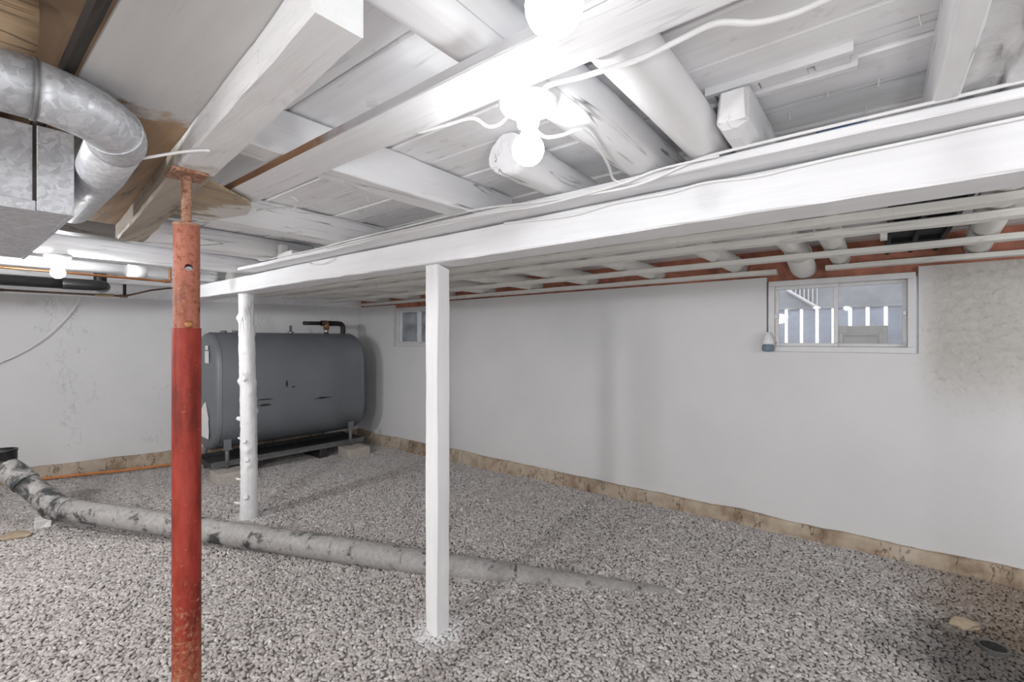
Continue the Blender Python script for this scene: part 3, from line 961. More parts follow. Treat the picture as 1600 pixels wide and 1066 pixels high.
# far bay joists
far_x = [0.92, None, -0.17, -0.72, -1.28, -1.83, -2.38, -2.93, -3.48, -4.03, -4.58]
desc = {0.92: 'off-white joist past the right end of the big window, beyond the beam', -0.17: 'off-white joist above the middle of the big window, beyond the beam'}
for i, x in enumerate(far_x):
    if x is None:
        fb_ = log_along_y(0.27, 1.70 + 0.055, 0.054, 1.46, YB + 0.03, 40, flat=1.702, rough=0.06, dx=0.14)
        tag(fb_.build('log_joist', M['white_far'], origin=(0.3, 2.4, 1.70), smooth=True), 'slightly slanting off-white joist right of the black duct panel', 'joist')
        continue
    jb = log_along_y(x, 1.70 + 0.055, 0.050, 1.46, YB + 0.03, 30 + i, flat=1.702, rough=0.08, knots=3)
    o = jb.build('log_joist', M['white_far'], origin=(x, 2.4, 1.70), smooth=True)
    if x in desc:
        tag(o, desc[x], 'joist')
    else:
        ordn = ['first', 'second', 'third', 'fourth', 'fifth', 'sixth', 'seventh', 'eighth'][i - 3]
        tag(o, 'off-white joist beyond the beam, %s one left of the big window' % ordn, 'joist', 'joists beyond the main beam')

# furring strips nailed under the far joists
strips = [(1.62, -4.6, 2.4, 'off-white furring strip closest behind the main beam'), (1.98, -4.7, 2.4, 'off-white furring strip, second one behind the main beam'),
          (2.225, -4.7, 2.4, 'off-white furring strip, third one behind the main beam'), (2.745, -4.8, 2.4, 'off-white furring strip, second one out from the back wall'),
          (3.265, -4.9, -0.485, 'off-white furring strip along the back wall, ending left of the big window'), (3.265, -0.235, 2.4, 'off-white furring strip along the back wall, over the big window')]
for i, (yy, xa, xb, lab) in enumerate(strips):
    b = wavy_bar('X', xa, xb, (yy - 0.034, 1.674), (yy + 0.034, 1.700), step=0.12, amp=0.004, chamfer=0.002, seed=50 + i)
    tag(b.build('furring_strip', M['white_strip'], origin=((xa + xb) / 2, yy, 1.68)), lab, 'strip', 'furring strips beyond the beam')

# black ribbed duct panel between two far joists
dp = thing('duct_panel', (0.03, 2.6, 1.74), 'black ribbed duct panel tucked up between joists beyond the beam', 'panel')
MB().box((0.035, 1.98, 1.765), (0.252, 3.30, 1.80)).build('panel_body', M['matte_black'], dp, bevel=0.004)
for xx in (0.037, 0.135, 0.234):
    MB().box((xx, 1.98, 1.740), (xx + 0.016, 3.30, 1.768)).build('rib', M['matte_black'], dp)
for yy in (2.05, 2.5, 2.95):
    MB().box((0.04, yy, 1.745), (0.246, yy + 0.02, 1.766)).build('rib', M['matte_black'], dp)
MB().box((0.012, 2.55, 1.706), (0.036, 2.62, 1.80)).build('bracket', M['white_strip'], dp)

# round white duct from the near bay over the beam to the back wall
dk = thing('white_duct', (-0.345, 1.0, ZJ), 'round white painted duct crossing above the beam to the window', 'pipe')
MB().tube([(-0.345, -2.0, 1.782), (-0.345, 0.5, 1.782), (-0.345, 1.62, 1.782), (-0.345, 1.75, 1.775)], 0.0525, 28).build('duct_pipe', M['white_plastic'], dk, smooth=True)
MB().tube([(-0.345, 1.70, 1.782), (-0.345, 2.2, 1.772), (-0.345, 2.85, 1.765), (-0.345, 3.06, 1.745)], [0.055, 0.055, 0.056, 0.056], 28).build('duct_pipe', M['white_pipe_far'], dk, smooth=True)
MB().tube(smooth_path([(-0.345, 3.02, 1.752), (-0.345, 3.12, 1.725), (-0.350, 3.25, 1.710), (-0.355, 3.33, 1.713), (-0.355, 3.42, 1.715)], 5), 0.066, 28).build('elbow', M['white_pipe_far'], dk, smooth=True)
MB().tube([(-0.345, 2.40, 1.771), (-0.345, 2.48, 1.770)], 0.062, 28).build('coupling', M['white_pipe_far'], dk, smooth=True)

# thin white plank under the joists with a raw rusty edge
pk = thing('flat_plank', (-0.7, 0.59, ZJ - 0.02), 'white plank with a rusty brown edge running past the lit bulb', 'plank')
wavy_bar('X', -1.56, 0.6, (0.541, ZJ - 0.019), (0.642, ZJ - 0.001), step=0.05, amp=0.002, chamfer=0.002, seed=9).build('plank_face', M['white_x'], pk)
ed = wood_paint('rusty_to_white_edge', 'X', bare=(0.30, 0.16, 0.09), cut=(0, -1.02, -0.86, 1), white=(0.56, 0.56, 0.58), crack=0.2)
wavy_bar('X', -1.56, 0.6, (0.5375, ZJ - 0.0185), (0.5412, ZJ - 0.0015), step=0.05, amp=0.001, chamfer=0.0005, seed=9).build('raw_edge', ed, pk)

# plywood sheet between the duct and the header timber, dark board at its edge
sh = MB()
sb = [(-2.33, 0.155), (-0.25, 0.155), (-0.25, 0.285), (-2.33, 0.49)]
sh.add([(x, y_, ZJ - 0.009) for x, y_ in sb] + [(x, y_, ZJ - 0.001) for x, y_ in sb], [(0, 1, 2, 3), (7, 6, 5, 4), (0, 4, 5, 1), (1, 5, 6, 2), (2, 6, 7, 3), (3, 7, 4, 0)])
tag(sh.build('plywood_sheet', M['sheet'], origin=(-1.2, 0.3, ZJ - 0.008), bevel=0.0015), 'plywood sheet painted white at one end, bare brown at the other', 'sheet')
tag(wavy_bar('X', -2.5, -0.2, (0.128, ZJ - 0.014), (0.149, ZJ - 0.002), amp=0.003, seed=21).build('edge_board', M['dark_wood'], origin=(-1.2, 0.13, ZJ)), 'dark narrow board along the edge of the plywood sheet', 'board')
# stained plywood scrap by the jack post
sp = MB()
base = [(-1.40, 0.455), (-1.50, 0.60), (-1.545, 0.628), (-1.62, 0.655), (-1.74, 0.69), (-1.90, 0.665), (-1.98, 0.655), (-1.96, 0.515)]
zt = [ZJ - 0.024, ZJ - 0.030, ZJ - 0.028, ZJ - 0.022, ZJ - 0.010, ZJ - 0.003, ZJ - 0.002, ZJ - 0.002]
n = len(base)
sp.add([(x, y_, z_ - 0.007) for (x, y_), z_ in zip(base, zt)] + [(x, y_, z_) for (x, y_), z_ in zip(base, zt)],
       [tuple(range(n)), tuple(range(2 * n - 1, n - 1, -1))] + [(i, (i + 1) % n, n + (i + 1) % n, n + i) for i in range(n)])
tag(sp.build('plywood_scrap', M['stained'], origin=(-1.7, 0.6, ZJ)), 'ragged water-stained plywood scrap right of the red jack post', 'sheet')

# broken blocking under the deck
bs = thing('blocking_strip', (-0.18, 1.15, ZD - 0.02), 'broken white wooden blocking strip nailed flat under the deck', 'strip')
wavy_bar('X', -0.31, -0.035, (1.105, ZD - 0.016), (1.122, ZD + 0.002), amp=0.002, chamfer=0.002, seed=61, step=0.03).build('batten', M['white_x'], bs)
wavy_bar('X', -0.33, -0.03, (1.168, ZD - 0.018), (1.190, ZD + 0.002), amp=0.002, chamfer=0.002, seed=62, step=0.03).build('batten', M['white_x'], bs)
for xa, xb in ((-0.318, -0.296), (-0.288, -0.205), (-0.202, -0.115), (-0.100, -0.042)):
    wavy_bar('X', xa, xb, (1.124, ZD - 0.012), (1.166, ZD + 0.002), amp=0.004, chamfer=0.004, seed=int(xa * 1000), step=0.015).build('block', M['white_x'], bs)

# blue plastic scrap
bl = MB()
for i in range(7):
    for j in range(4):
        bl.v.append(Vector((-0.13 + 0.11 * i / 6, 1.50 + 0.035 * j / 3, ZD - 0.012 + 0.006 * noise.noise(Vector((i * 1.3, j * 1.7, 0))))))
for i in range(6):
    for j in range(3):
        a = i * 4 + j
        bl.f.append((a, a + 1, a + 5, a + 4))
o = bl.build('plastic_scrap', M['blue'], origin=(-0.08, 1.52, ZD))
o.modifiers.new('thick', 'SOLIDIFY').thickness = 0.002
tag(o, 'scrap of blue plastic caught above the beam', 'scrap')

# ------------------------------------------------------------------ lamp holders with lit bulbs
def lamp(x, y_, ztop, label, group=None, bulb='bulb'):
    r_ = thing('ceiling_lamp', (x, y_, ztop), label, 'lamp', group)
    MB().lathe((x, y_, ztop), [(0.040, 0.0), (0.056, -0.002), (0.057, -0.008), (0.052, -0.016), (0.036, -0.024), (0.024, -0.030), (0.021, -0.046), (0.0195, -0.050), (0.015, -0.050), (0.014, -0.030)], 36).build('lamp_holder', M['porcelain'], r_, smooth=True)
    MB().lathe((x, y_, ztop), [(0.013, -0.046), (0.0130, -0.060), (0.0145, -0.066)], 24).build('bulb_neck', M['porcelain'], r_, smooth=True)
    cz_ = -0.094
    prof_ = [(0.0145, -0.064)]
    for i in range(3, 15):
        a = math.pi * i / 14
        prof_.append((max(0.0305 * math.sin(a), 0.0), cz_ + 0.0305 * math.cos(a)))
    MB().lathe((x, y_, ztop), prof_, 28).build('bulb', M[bulb], r_, smooth=True)
    return r_
lamp(-0.525, 0.712, ZJ + 0.003, 'round white lamp holder with a lit bare bulb on the central log joist')
lamp(-0.265, 0.405, ZJ - 0.012, 'lit bare bulb cut off by the top edge of the picture', None, 'bulb_top')
lamp(-3.47, 0.425, ZJ - 0.002, 'far lit bare bulb shining in front of the white joists, left of the red post', None, 'bulb_strong')
tag(wavy_bar('X', -0.285, -0.20, (0.34, ZJ - 0.012), (0.47, ZD - 0.003), amp=0.002, seed=71, step=0.04).build('mounting_block', M['white_x'], origin=(-0.25, 0.4, ZJ)), 'white wooden block that the topmost bulb hangs from', 'block')

# ------------------------------------------------------------------ cables
def cable(label, pts, r=0.0035, mat='cable', name='electric_cable', n=6):
    return tag(MB().tube(smooth_path(pts, n), r, 8).build(name, M[mat], origin=pts[0], smooth=True), label, 'cable')
cable('white cable lying along the upper edge of the beam plank', [(-2.70, 1.20, 1.728), (-2.2, 1.20, 1.722), (-1.85, 1.199, 1.727), (-1.479, 1.20, 1.728), (-1.256, 1.198, 1.730), (-1.065, 1.199, 1.727), (-0.872, 1.197, 1.708), (-0.751, 1.197, 1.700), (-0.581, 1.197, 1.690), (-0.488, 1.197, 1.694), (-0.402, 1.197, 1.712), (-0.338, 1.199, 1.724), (-0.223, 1.20, 1.727), (0.01, 1.20, 1.727), (0.204, 1.20, 1.727), (0.8, 1.2, 1.727)], 0.0038)
cable('white cable stapled just under the beam plank', [(-1.06, 1.292, 1.690), (-0.95, 1.291, 1.682), (-0.855, 1.290, 1.675), (-0.756, 1.290, 1.672), (-0.623, 1.291, 1.684), (-0.466, 1.291, 1.682), (-0.362, 1.292, 1.690), (-0.239, 1.291, 1.680), (-0.156, 1.291, 1.684), (-0.057, 1.291, 1.688), (0.1, 1.291, 1.690), (0.219, 1.291, 1.692), (0.8, 1.291, 1.693)], 0.0038)
cable('second white cable crossing along the beam plank front', [(-2.1, 1.196, 1.712), (-1.75, 1.194, 1.714), (-1.3, 1.193, 1.710), (-1.0, 1.191, 1.700), (-0.85, 1.189, 1.690), (-0.70, 1.189, 1.693), (-0.55, 1.188, 1.701), (-0.45, 1.188, 1.716), (-0.30, 1.190, 1.716)], 0.0034)
cable('thick white cable slung right from the lamp holder under the deck', [(-0.47, 0.680, 1.708), (-0.45, 0.672, 1.715), (-0.38, 0.687, 1.715), (-0.295, 0.70, 1.716), (-0.235, 0.702, 1.722), (-0.182, 0.707, 1.728), (-0.136, 0.731, 1.722), (-0.09, 0.744, 1.722), (-0.02, 0.76, 1.732), (0.12, 0.80, 1.72)], 0.0046)
cable('short white cable looping left from the lamp holder to the plank', [(-0.575, 0.71, 1.712), (-0.598, 0.712, 1.704), (-0.622, 0.705, 1.704), (-0.633, 0.673, 1.712), (-0.68, 0.655, 1.708), (-0.76, 0.64, 1.706)], 0.0034)
cable('white cable dropping right from the lamp holder along the log', [(-0.545, 0.765, 1.716), (-0.551, 0.776, 1.702), (-0.538, 0.794, 1.690), (-0.512, 0.818, 1.696), (-0.49, 0.85, 1.712), (-0.50, 0.93, 1.718), (-0.54, 1.08, 1.716), (-0.575, 1.18, 1.716), (-0.55, 1.198, 1.700)], 0.0036)
cable('thin white wire from the round duct elbow to the timber', [(-1.19, 0.252, 1.634), (-1.157, 0.282, 1.643), (-1.117, 0.315, 1.652), (-1.09, 0.338, 1.656), (-1.068, 0.352, 1.655)], 0.003)
cable('long white cable drooping across the left wall', [(-5.797, 0.88, 1.80), (-5.797, 0.87, 1.72), (-5.806, 0.837, 1.596), (-5.828, 0.754, 1.446), (-5.86, 0.633, 1.282), (-5.896, 0.498, 1.157), (-5.931, 0.368, 1.071), (-5.969, 0.226, 1.0), (-6.05, -0.05, 0.93)], 0.006)
cable('thin grey wire hanging at the far end of the plank by the junction box', [(-2.95, 1.19, 1.79), (-2.90, 1.188, 1.80), (-2.86, 1.188, 1.775), (-2.84, 1.19, 1.735), (-2.75, 1.195, 1.725)], 0.0028)
cable('small white wire loop hanging off the beam front', [(-2.45, 1.297, 1.69), (-2.40, 1.285, 1.675), (-2.28, 1.280, 1.668), (-2.20, 1.285, 1.680), (-2.19, 1.296, 1.695)], 0.003)
cable('curled white wire under the flat plank end', [(-1.38, 0.67, 1.70), (-1.40, 0.70, 1.695), (-1.50, 0.74, 1.700), (-1.56, 0.735, 1.712), (-1.68, 0.70, 1.715)], 0.003)
cable('orange cord lying along the foot of the left wall', [(-6.1, -0.25, 0.05), (-5.95, 0.30, 0.045), (-5.82, 0.589, 0.030), (-5.72, 0.871, 0.025), (-5.63, 1.133, 0.018), (-5.56, 1.48, 0.010), (-5.50, 1.70, 0.0)], 0.011, 'orange_cord', 'extension_cord')
jb = thing('junction_box', (-2.62, 1.24, 1.722), 'small white junction box on the far end of the beam plank', 'box')
MB().box((-2.64, 1.205, 1.722), (-2.47, 1.27, 1.752)).build('box_body', M['white_plastic'], jb, bevel=0.006)
MB().box((-2.645, 1.21, 1.750), (-2.60, 1.25, 1.80)).build('conduit_end', M['white_plastic'], jb, bevel=0.006)

# ------------------------------------------------------------------ galvanised plenum and round duct
pl = thing('plenum_box', (-1.85, 0.0, 1.535), 'large galvanised sheet metal plenum box at the left edge', 'duct')
PX0, PX1, PY0, PY1, PZ0, PZ1 = -2.20, -1.352, -0.45, 0.186, 1.535, 1.708
MB().box((PX0, PY0, PZ0), (PX1, PY1, PZ1)).build('box_body', M['galv'], pl, bevel=0.002)
MB().box((PX1 - 0.004, PY1 - 0.052, PZ0 - 0.002), (PX1 + 0.006, PY1 + 0.004, PZ1)).build('corner_flange', M['galv'], pl, bevel=0.001)
MB().box((PX1 - 0.002, PY0, PZ0 - 0.003), (PX1 + 0.005, PY1 - 0.054, PZ0 + 0.018)).build('bottom_flange', M['galv'], pl, bevel=0.001)
MB().box((PX0, PY1 - 0.004, PZ0 - 0.003), (PX1 - 0.004, PY1 + 0.004, PZ0 + 0.014)).build('bottom_flange', M['galv'], pl, bevel=0.001)
MB().box((PX1 + 0.0005, PY1 - 0.058, PZ0 + 0.018), (PX1 + 0.003, PY1 - 0.052, PZ1)).build('seam', M['black_iron'], pl)

rd = thing('round_duct', (-1.05, 0.0, 1.63), 'round galvanised duct bending with an elbow under the plywood', 'duct')
RZ, RX, RR = 1.665, -1.045, 0.0445
MB().tube([(RX, -1.2, RZ), (RX, 0.02, RZ)], RR, 36).build('straight_pipe', M['galv'], rd, smooth=True)
MB().tube([(RX, -0.01, RZ), (RX, 0.105, RZ)], RR + 0.0015, 36).build('straight_pipe', M['galv'], rd, smooth=True)
# segmented elbow turning from +Y to -X and dipping a little
el = []
er = 0.125
for i in range(13):
    a = R(90) * i / 12
    el.append((RX - er + er * math.cos(a), 0.10 + er * math.sin(a), RZ - 0.012 * i / 12))
MB().tube(el, RR + 0.001, 36).build('elbow', M['galv'], rd, smooth=True)
MB().tube([(RX - er + 0.004, 0.10 + er, RZ - 0.012), (-1.36, 0.236, RZ - 0.02), (-1.75, 0.240, RZ - 0.03)], RR, 36).build('straight_pipe', M['galv'], rd, smooth=True)
for yy in (0.012, 0.10):
    MB().tube([(RX, yy - 0.003, RZ), (RX, yy + 0.003, RZ)], RR + 0.0035, 36).build('seam_ring', M['steel'], rd, smooth=True)
p = Vector(el[8]); t = (Vector(el[9]) - Vector(el[7])).normalized()
MB().tube([p - t * 0.002, p + t * 0.002], RR + 0.0028, 36).build('seam_ring', M['galv'], rd, smooth=True)
MB().lathe((RX + 0.036, 0.055, RZ - 0.028), [(0.0, 0.0), (0.004, 0.0), (0.004, 0.003), (0.0, 0.004)], 10, axis=(0.8, 0, -0.6)).build('screw', M['black_iron'], rd)

# ------------------------------------------------------------------ pipes by the left wall
cp = thing('copper_pipe', (-4.0, 0.5, 1.69), 'bright copper pipe with an elbow left of the red post', 'pipe')
MB().tube(smooth_path([(-3.92, -2.0, 1.685), (-3.95, 0.2, 1.685), (-4.0, 1.0, 1.684), (-4.0, 1.05, 1.684), (-4.0, 1.066, 1.690), (-4.0, 1.07, 1.705), (-4.0, 1.07, 1.78)], 5), 0.0085, 12).build('pipe', M['copper'], cp, smooth=True)
MB().tube(smooth_path([(-4.0, 1.03, 1.684), (-4.0, 1.055, 1.684), (-4.0, 1.069, 1.692), (-4.0, 1.07, 1.715)], 4), 0.0105, 12).build('elbow', M['copper'], cp, smooth=True)
op = thing('tarnished_pipe', (-5.06, 1.0, 1.64), 'dark tarnished copper pipe with a tee low beside the left wall', 'pipe')
MB().tube([(-5.28, 0.30, 1.648), (-5.06, 1.03, 1.638)], 0.0085, 12).build('pipe', M['old_copper'], op, smooth=True)
MB().tube([(-5.06, 1.03, 1.638), (-5.02, 1.20, 1.70), (-5.0, 1.40, 1.745)], 0.008, 12).build('pipe', M['old_copper'], op, smooth=True)
MB().tube([(-5.06, 1.03, 1.63), (-5.06, 1.03, 1.80)], 0.012, 12).build('riser', M['black_iron'], op, smooth=True)
MB().tube([(-5.115, 0.85, 1.6405), (-5.08, 0.965, 1.639)], 0.0135, 8).build('coupling', M['brass'], op)
MB().tube([(-5.07, 1.0, 1.638), (-5.055, 1.05, 1.640)], 0.014, 10).build('tee', M['old_copper'], op)
vv = thing('shutoff_valve', (-5.30, 0.28, 1.63), 'chrome and black valve on the dark pipe at the left edge', 'valve')
MB().tube([(-5.34, 0.20, 1.640), (-5.28, 0.345, 1.648)], [0.020, 0.016], 10).build('valve_body', M['chrome'], vv, smooth=True)
MB().tube([(-5.315, 0.26, 1.645), (-5.29, 0.24, 1.60)], 0.012, 10).build('stem', M['chrome'], vv, smooth=True)
MB().lathe((-5.285, 0.236, 1.595), [(0.0, 0.0), (0.026, 0.0), (0.030, 0.007), (0.022, 0.014), (0.0, 0.015)], 14, axis=(0.3, -0.25, -0.9)).build('handle', M['black_plastic'], vv, smooth=True)
bp_ = thing('black_drain_pipe', (-4.1, 0.2, 1.62), 'thick black plastic drain pipe under the joists at the left edge', 'pipe')
MB().tube([(-4.12, -2.0, 1.612), (-4.10, 0.62, 1.628)], 0.034, 24).build('pipe', M['black_plastic'], bp_, smooth=True)
MB().tube(smooth_path([(-4.10, 0.52, 1.628), (-4.10, 0.64, 1.629), (-4.13, 0.71, 1.632), (-4.22, 0.745, 1.634), (-4.34, 0.755, 1.636), (-4.39, 0.757, 1.65), (-4.40, 0.758, 1.70), (-4.40, 0.758, 1.84)], 5), 0.037, 24).build('elbow', M['black_plastic'], bp_, smooth=True)
wp = thing('white_waste_pipe', (-3.85, 0.4, 1.7), 'white pipe with a clear wrapped joint behind the far bulb', 'pipe')
MB().tube([(-3.86, -2.0, 1.735), (-3.86, 0.86, 1.722)], 0.033, 24).build('pipe', M['white_plastic'], wp, smooth=True)
MB().tube([(-3.86, 0.80, 1.722), (-3.86, 0.90, 1.720)], 0.041, 24).build('coupling', M['porcelain'], wp, smooth=True)

# ------------------------------------------------------------------ oil tank
TU = Vector((0.055, 0.9985, 0)); TN = Vector((0.9985, -0.055, 0))
TC = Vector((-4.957, 1.588, 0))
TL = 1.51
tk = thing('oil_tank', (TC.x, TC.y, 0), 'large grey oil tank with rounded top standing in the corner', 'tank')
HZ0, HZ1, HW = 0.225, 1.335, 0.335
def obround(inset, grow=0.0):
    r = HW - inset
    cz0, cz1 = HZ0 + HW, HZ1 - HW
    pts = []
    for i in range(17):
        a = math.pi * i / 16
        pts.append((r * math.cos(a), cz1 + r * math.sin(a)))
    for i in range(17):
        a = math.pi + math.pi * i / 16
        pts.append((r * math.cos(a), cz0 + r * math.sin(a)))
    return pts
rings = []
prof = [(0.30, -0.012), (0.20, -0.010), (0.09, -0.004), (0.045, 0.004), (0.018, 0.018), (0.005, 0.036), (0.0, 0.06)]
seq = [(a, b) for a, b in prof] + [(0.0, t_) for t_ in (0.3, 0.6, 0.9, 1.2)] + [(a, TL - b) for a, b in reversed(prof)]
for inset, t_ in seq:
    rings.append([TC + TU * t_ + TN * q + Vector((0, 0, z_)) for q, z_ in obround(inset)])
MB().rings(rings).build('tank_body', M['tank'], tk, smooth=True)
# rolled rim at both heads
for t_ in (0.055, TL - 0.055):
    rr = []
    for dt, gg in ((-0.006, 0.0), (-0.003, -0.003), (0.003, -0.003), (0.006, 0.0)):
        rr.append([TC + TU * (t_ + dt) + TN * q + Vector((0, 0, z_)) for q, z_ in obround(gg)])
    MB().rings(rr, caps=False).build('rim', M['tank'], tk, smooth=True)
def tpt(t_, q, z_):
    return TC + TU * t_ + TN * q + Vector((0, 0, z_))
for t_ in (0.10, 1.31):
    for q in (0.325, -0.325):
        lg = MB().tube([tpt(t_, q, 0.096 if q > 0 else -0.03), tpt(t_, q, 0.33)], 0.017, 12).build('leg', M['steel'], tk, smooth=True)
        MB().obox(tpt(t_, q + math.copysign(0.010, q), 0)[:2], TU[:2], TN[:2], 0.028, 0.014, 0.265, 0.36).build('bracket', M['tank'], lg, bevel=0.002)
        MB().obox(tpt(t_, q, 0)[:2], TU[:2], TN[:2], 0.035, 0.03, 0.262, 0.268).build('bracket', M['tank'], lg)
# labels and torn sticker on the near head
def head_patch(name, pts, mat):
    vs = [tpt(-0.014, q, z_) for q, z_ in pts] + [tpt(-0.0165, q, z_) for q, z_ in pts]
    n = len(pts)
    MB().add(vs, [tuple(range(n)), tuple(range(2 * n - 1, n - 1, -1))] + [(i, (i + 1) % n, n + (i + 1) % n, n + i) for i in range(n)]).build(name, mat, tk)
head_patch('label', [(0.10, 1.05), (0.21, 1.05), (0.21, 1.16), (0.10, 1.16)], M['paper'])
head_patch('label', [(0.11, 1.17), (0.19, 1.17), (0.19, 1.21), (0.11, 1.21)], M['paper'])
head_patch('torn_sticker', [(-0.10, 0.36), (0.20, 0.36), (0.215, 0.42), (0.195, 0.52), (0.21, 0.54), (0.17, 0.60), (0.12, 0.69), (0.05, 0.66), (-0.04, 0.58), (-0.10, 0.54)], M['paper'])
# black scuffs on the long side
def scuff(t0, t1, z_, h):
    n = 8
    top = []
    bot = []
    for i in range(n + 1):
        s_ = t0 + (t1 - t0) * i / n
        e = h * math.sin(math.pi * i / n) * (0.7 + 0.4 * noise.noise(Vector((s_ * 20, z_ * 9, 1))))
        top.append(tpt(s_, HW + 0.0012, z_ + e))
        bot.append(tpt(s_, HW + 0.0012, z_ - e * 0.6))
    pts = top + bot[::-1]
    back = [p_ - TN * 0.002 for p_ in pts]
    k = len(pts)
    MB().add(pts + back, [tuple(range(k)), tuple(range(2 * k - 1, k - 1, -1))] + [(i, (i + 1) % k, k + (i + 1) % k, k + i) for i in range(k)]).build('scuff', M['scuff'], tk)
scuff(0.88, 1.10, 0.65, 0.017)
scuff(0.34, 0.50, 0.69, 0.014)
scuff(0.36, 0.48, 0.635, 0.022)
scuff(0.61, 0.635, 0.82, 0.06)
scuff(0.67, 0.71, 0.79, 0.012)
# fill pipe group on top
P0 = tpt(1.196, 0.0, 1.335)
fp = MB().tube([P0, P0 + Vector((0, 0, 0.05))], 0.024, 14).build('nipple', M['chrome'], tk, smooth=True)
MB().tube([P0 + Vector((0, 0, 0.045)), P0 + Vector((0, 0, 0.135))], [0.030, 0.034], 14).build('tee_fitting', M['orange_fitting'], tk, smooth=True)
zz = Vector((0, 0, 0.113))
MB().tube([P0 + zz - TU * 0.26 - Vector((0, 0, 0.004)), P0 + zz - TU * 0.03], 0.021, 14).build('fill_pipe', M['black_iron'], tk, smooth=True)
MB().tube([P0 + zz - TU * 0.06, P0 + zz + TU * 0.06], 0.031, 14).build('tee_fitting', M['black_iron'], tk, smooth=True)
e0 = P0 + zz
MB().tube(smooth_path([e0 + TU * 0.04, e0 + TU * 0.15, e0 + TU * 0.185 + Vector((0, 0, -0.012)), e0 + TU * 0.20 + Vector((0, 0, -0.045)), e0 + TU * 0.20 + Vector((0, 0, -0.125))], 5), 0.028, 16).build('elbow', M['black_iron'], tk, smooth=True)
G0 = tpt(0.80, 0.0, 1.33)
MB().tube([G0, G0 + Vector((0, 0, 0.02)), G0 + Vector((0, 0, 0.022)), G0 + Vector((0, 0, 0.085))], [0.03, 0.03, 0.014, 0.013], 14).build('gauge', M['chrome'], tk, smooth=True)
for t_ in (0.16, 0.26, 0.37):
    G1 = tpt(t_, 0.02, 1.33)
    MB().tube([G1, G1 + Vector((0, 0, 0.022))], [0.032, 0.026], 14).build('bung', M['tank'], tk, smooth=True)

# drip tray below the tank
dt = thing('drip_tray', tuple(tpt(0.7, 0, 0.09)), 'long shallow grey metal drip tray below the oil tank', 'tray')
TM = simple('shaded_tray_metal', (0.05, 0.052, 0.055), 0.6, 0.3, var=0.3, bstr=0.1)  # tray steel darkened: shade below the tank put into its colour
MB().obox(tpt(0.75, 0.01, 0)[:2], TU[:2], TN[:2], 0.76, 0.25, 0.098, 0.106).build('tray_floor', TM, dt)
MB().obox(tpt(0.75, 0.262, 0)[:2], TU[:2], TN[:2], 0.76, 0.005, 0.098, 0.150).build('lip', M['steel'], dt, bevel=0.002)
MB().obox(tpt(0.75, 0.275, 0)[:2], TU[:2], TN[:2], 0.76, 0.012, 0.144, 0.153).build('lip', M['steel'], dt, bevel=0.002)
MB().obox(tpt(0.75, -0.242, 0)[:2], TU[:2], TN[:2], 0.76, 0.005, 0.098, 0.140).build('lip', TM, dt)
for t_ in (-0.01, 1.51):
    MB().obox(tpt(t_, 0.01, 0)[:2], TN[:2], TU[:2], 0.25, 0.005, 0.098, 0.145).build('lip', TM, dt)
for t_ in (0.3, 1.05):
    MB().obox(tpt(t_, 0.01, 0)[:2], TN[:2], TU[:2], 0.22, 0.04, -0.03, 0.098).build('runner', TM, dt)
# paving blocks under the tank legs
def paver(t_, q, label):
    c = tpt(t_, q, 0)
    o = MB().obox(c[:2], TN[:2], TU[:2], 0.115, 0.125, -0.03, 0.095, 0.004).build('paving_block', M['concrete'], origin=(c.x, c.y, 0), bevel=0.006)
    tag(o, label, 'block', 'blocks under the oil tank')
paver(0.10, 0.405, 'pale concrete block under the near front leg of the oil tank')
paver(1.31, 0.405, 'pale concrete block under the far front leg of the oil tank')

# ------------------------------------------------------------------ big drain pipe on the gravel
dpi = thing('floor_drain_pipe', (-2.5, 1.43, 0.0), 'thick dusty black drain pipe lying across the gravel', 'pipe')
A = Vector((-4.25, 0.52, 0.15)); B = Vector((-2.45, 1.44, 0.062)); Cc = Vector((-0.72, 2.34, -0.052))
path = [A + (B - A) * i / 10 for i in range(10)] + [B + (Cc - B) * i / 10 for i in range(11)]
MB().tube(path, 0.068, 28).build('pipe', M['drain'], dpi, smooth=True)
MB().tube([A - (B - A).normalized() * 0.02, A + (B - A).normalized() * 0.10], 0.074, 28).build('coupling', M['drain'], dpi, smooth=True)
D = Vector((-4.49, 0.335, 0.385))
ang = (D - A)
MB().tube(smooth_path([A + (B - A).normalized() * 0.02, A - (B - A).normalized() * 0.03, A + ang * 0.14, A + ang * 0.30], 5), 0.074, 28).build('elbow', M['drain'], dpi, smooth=True)
MB().tube([A + ang * 0.2, A + ang * 0.75], 0.067, 28).build('pipe', M['drain'], dpi, smooth=True)
T = Vector((-4.555, 0.285, 0.50))
MB().tube(smooth_path([A + ang * 0.70, A + ang * 0.95, T + Vector((0.004, 0.004, -0.07)), T + Vector((0, 0, -0.035))], 5), 0.074, 28).build('elbow', M['drain'], dpi, smooth=True)
MB().lathe(T + Vector((0, 0, -0.05)), [(0.070, 0.0), (0.078, 0.002), (0.078, 0.018), (0.074, 0.020), (0.078, 0.024), (0.078, 0.070), (0.081, 0.072), (0.081, 0.085), (0.068, 0.085), (0.066, 0.0), (0.070, 0.0)], 28, caps=False).build('rubber_collar', M['black_plastic'], dpi, smooth=True)

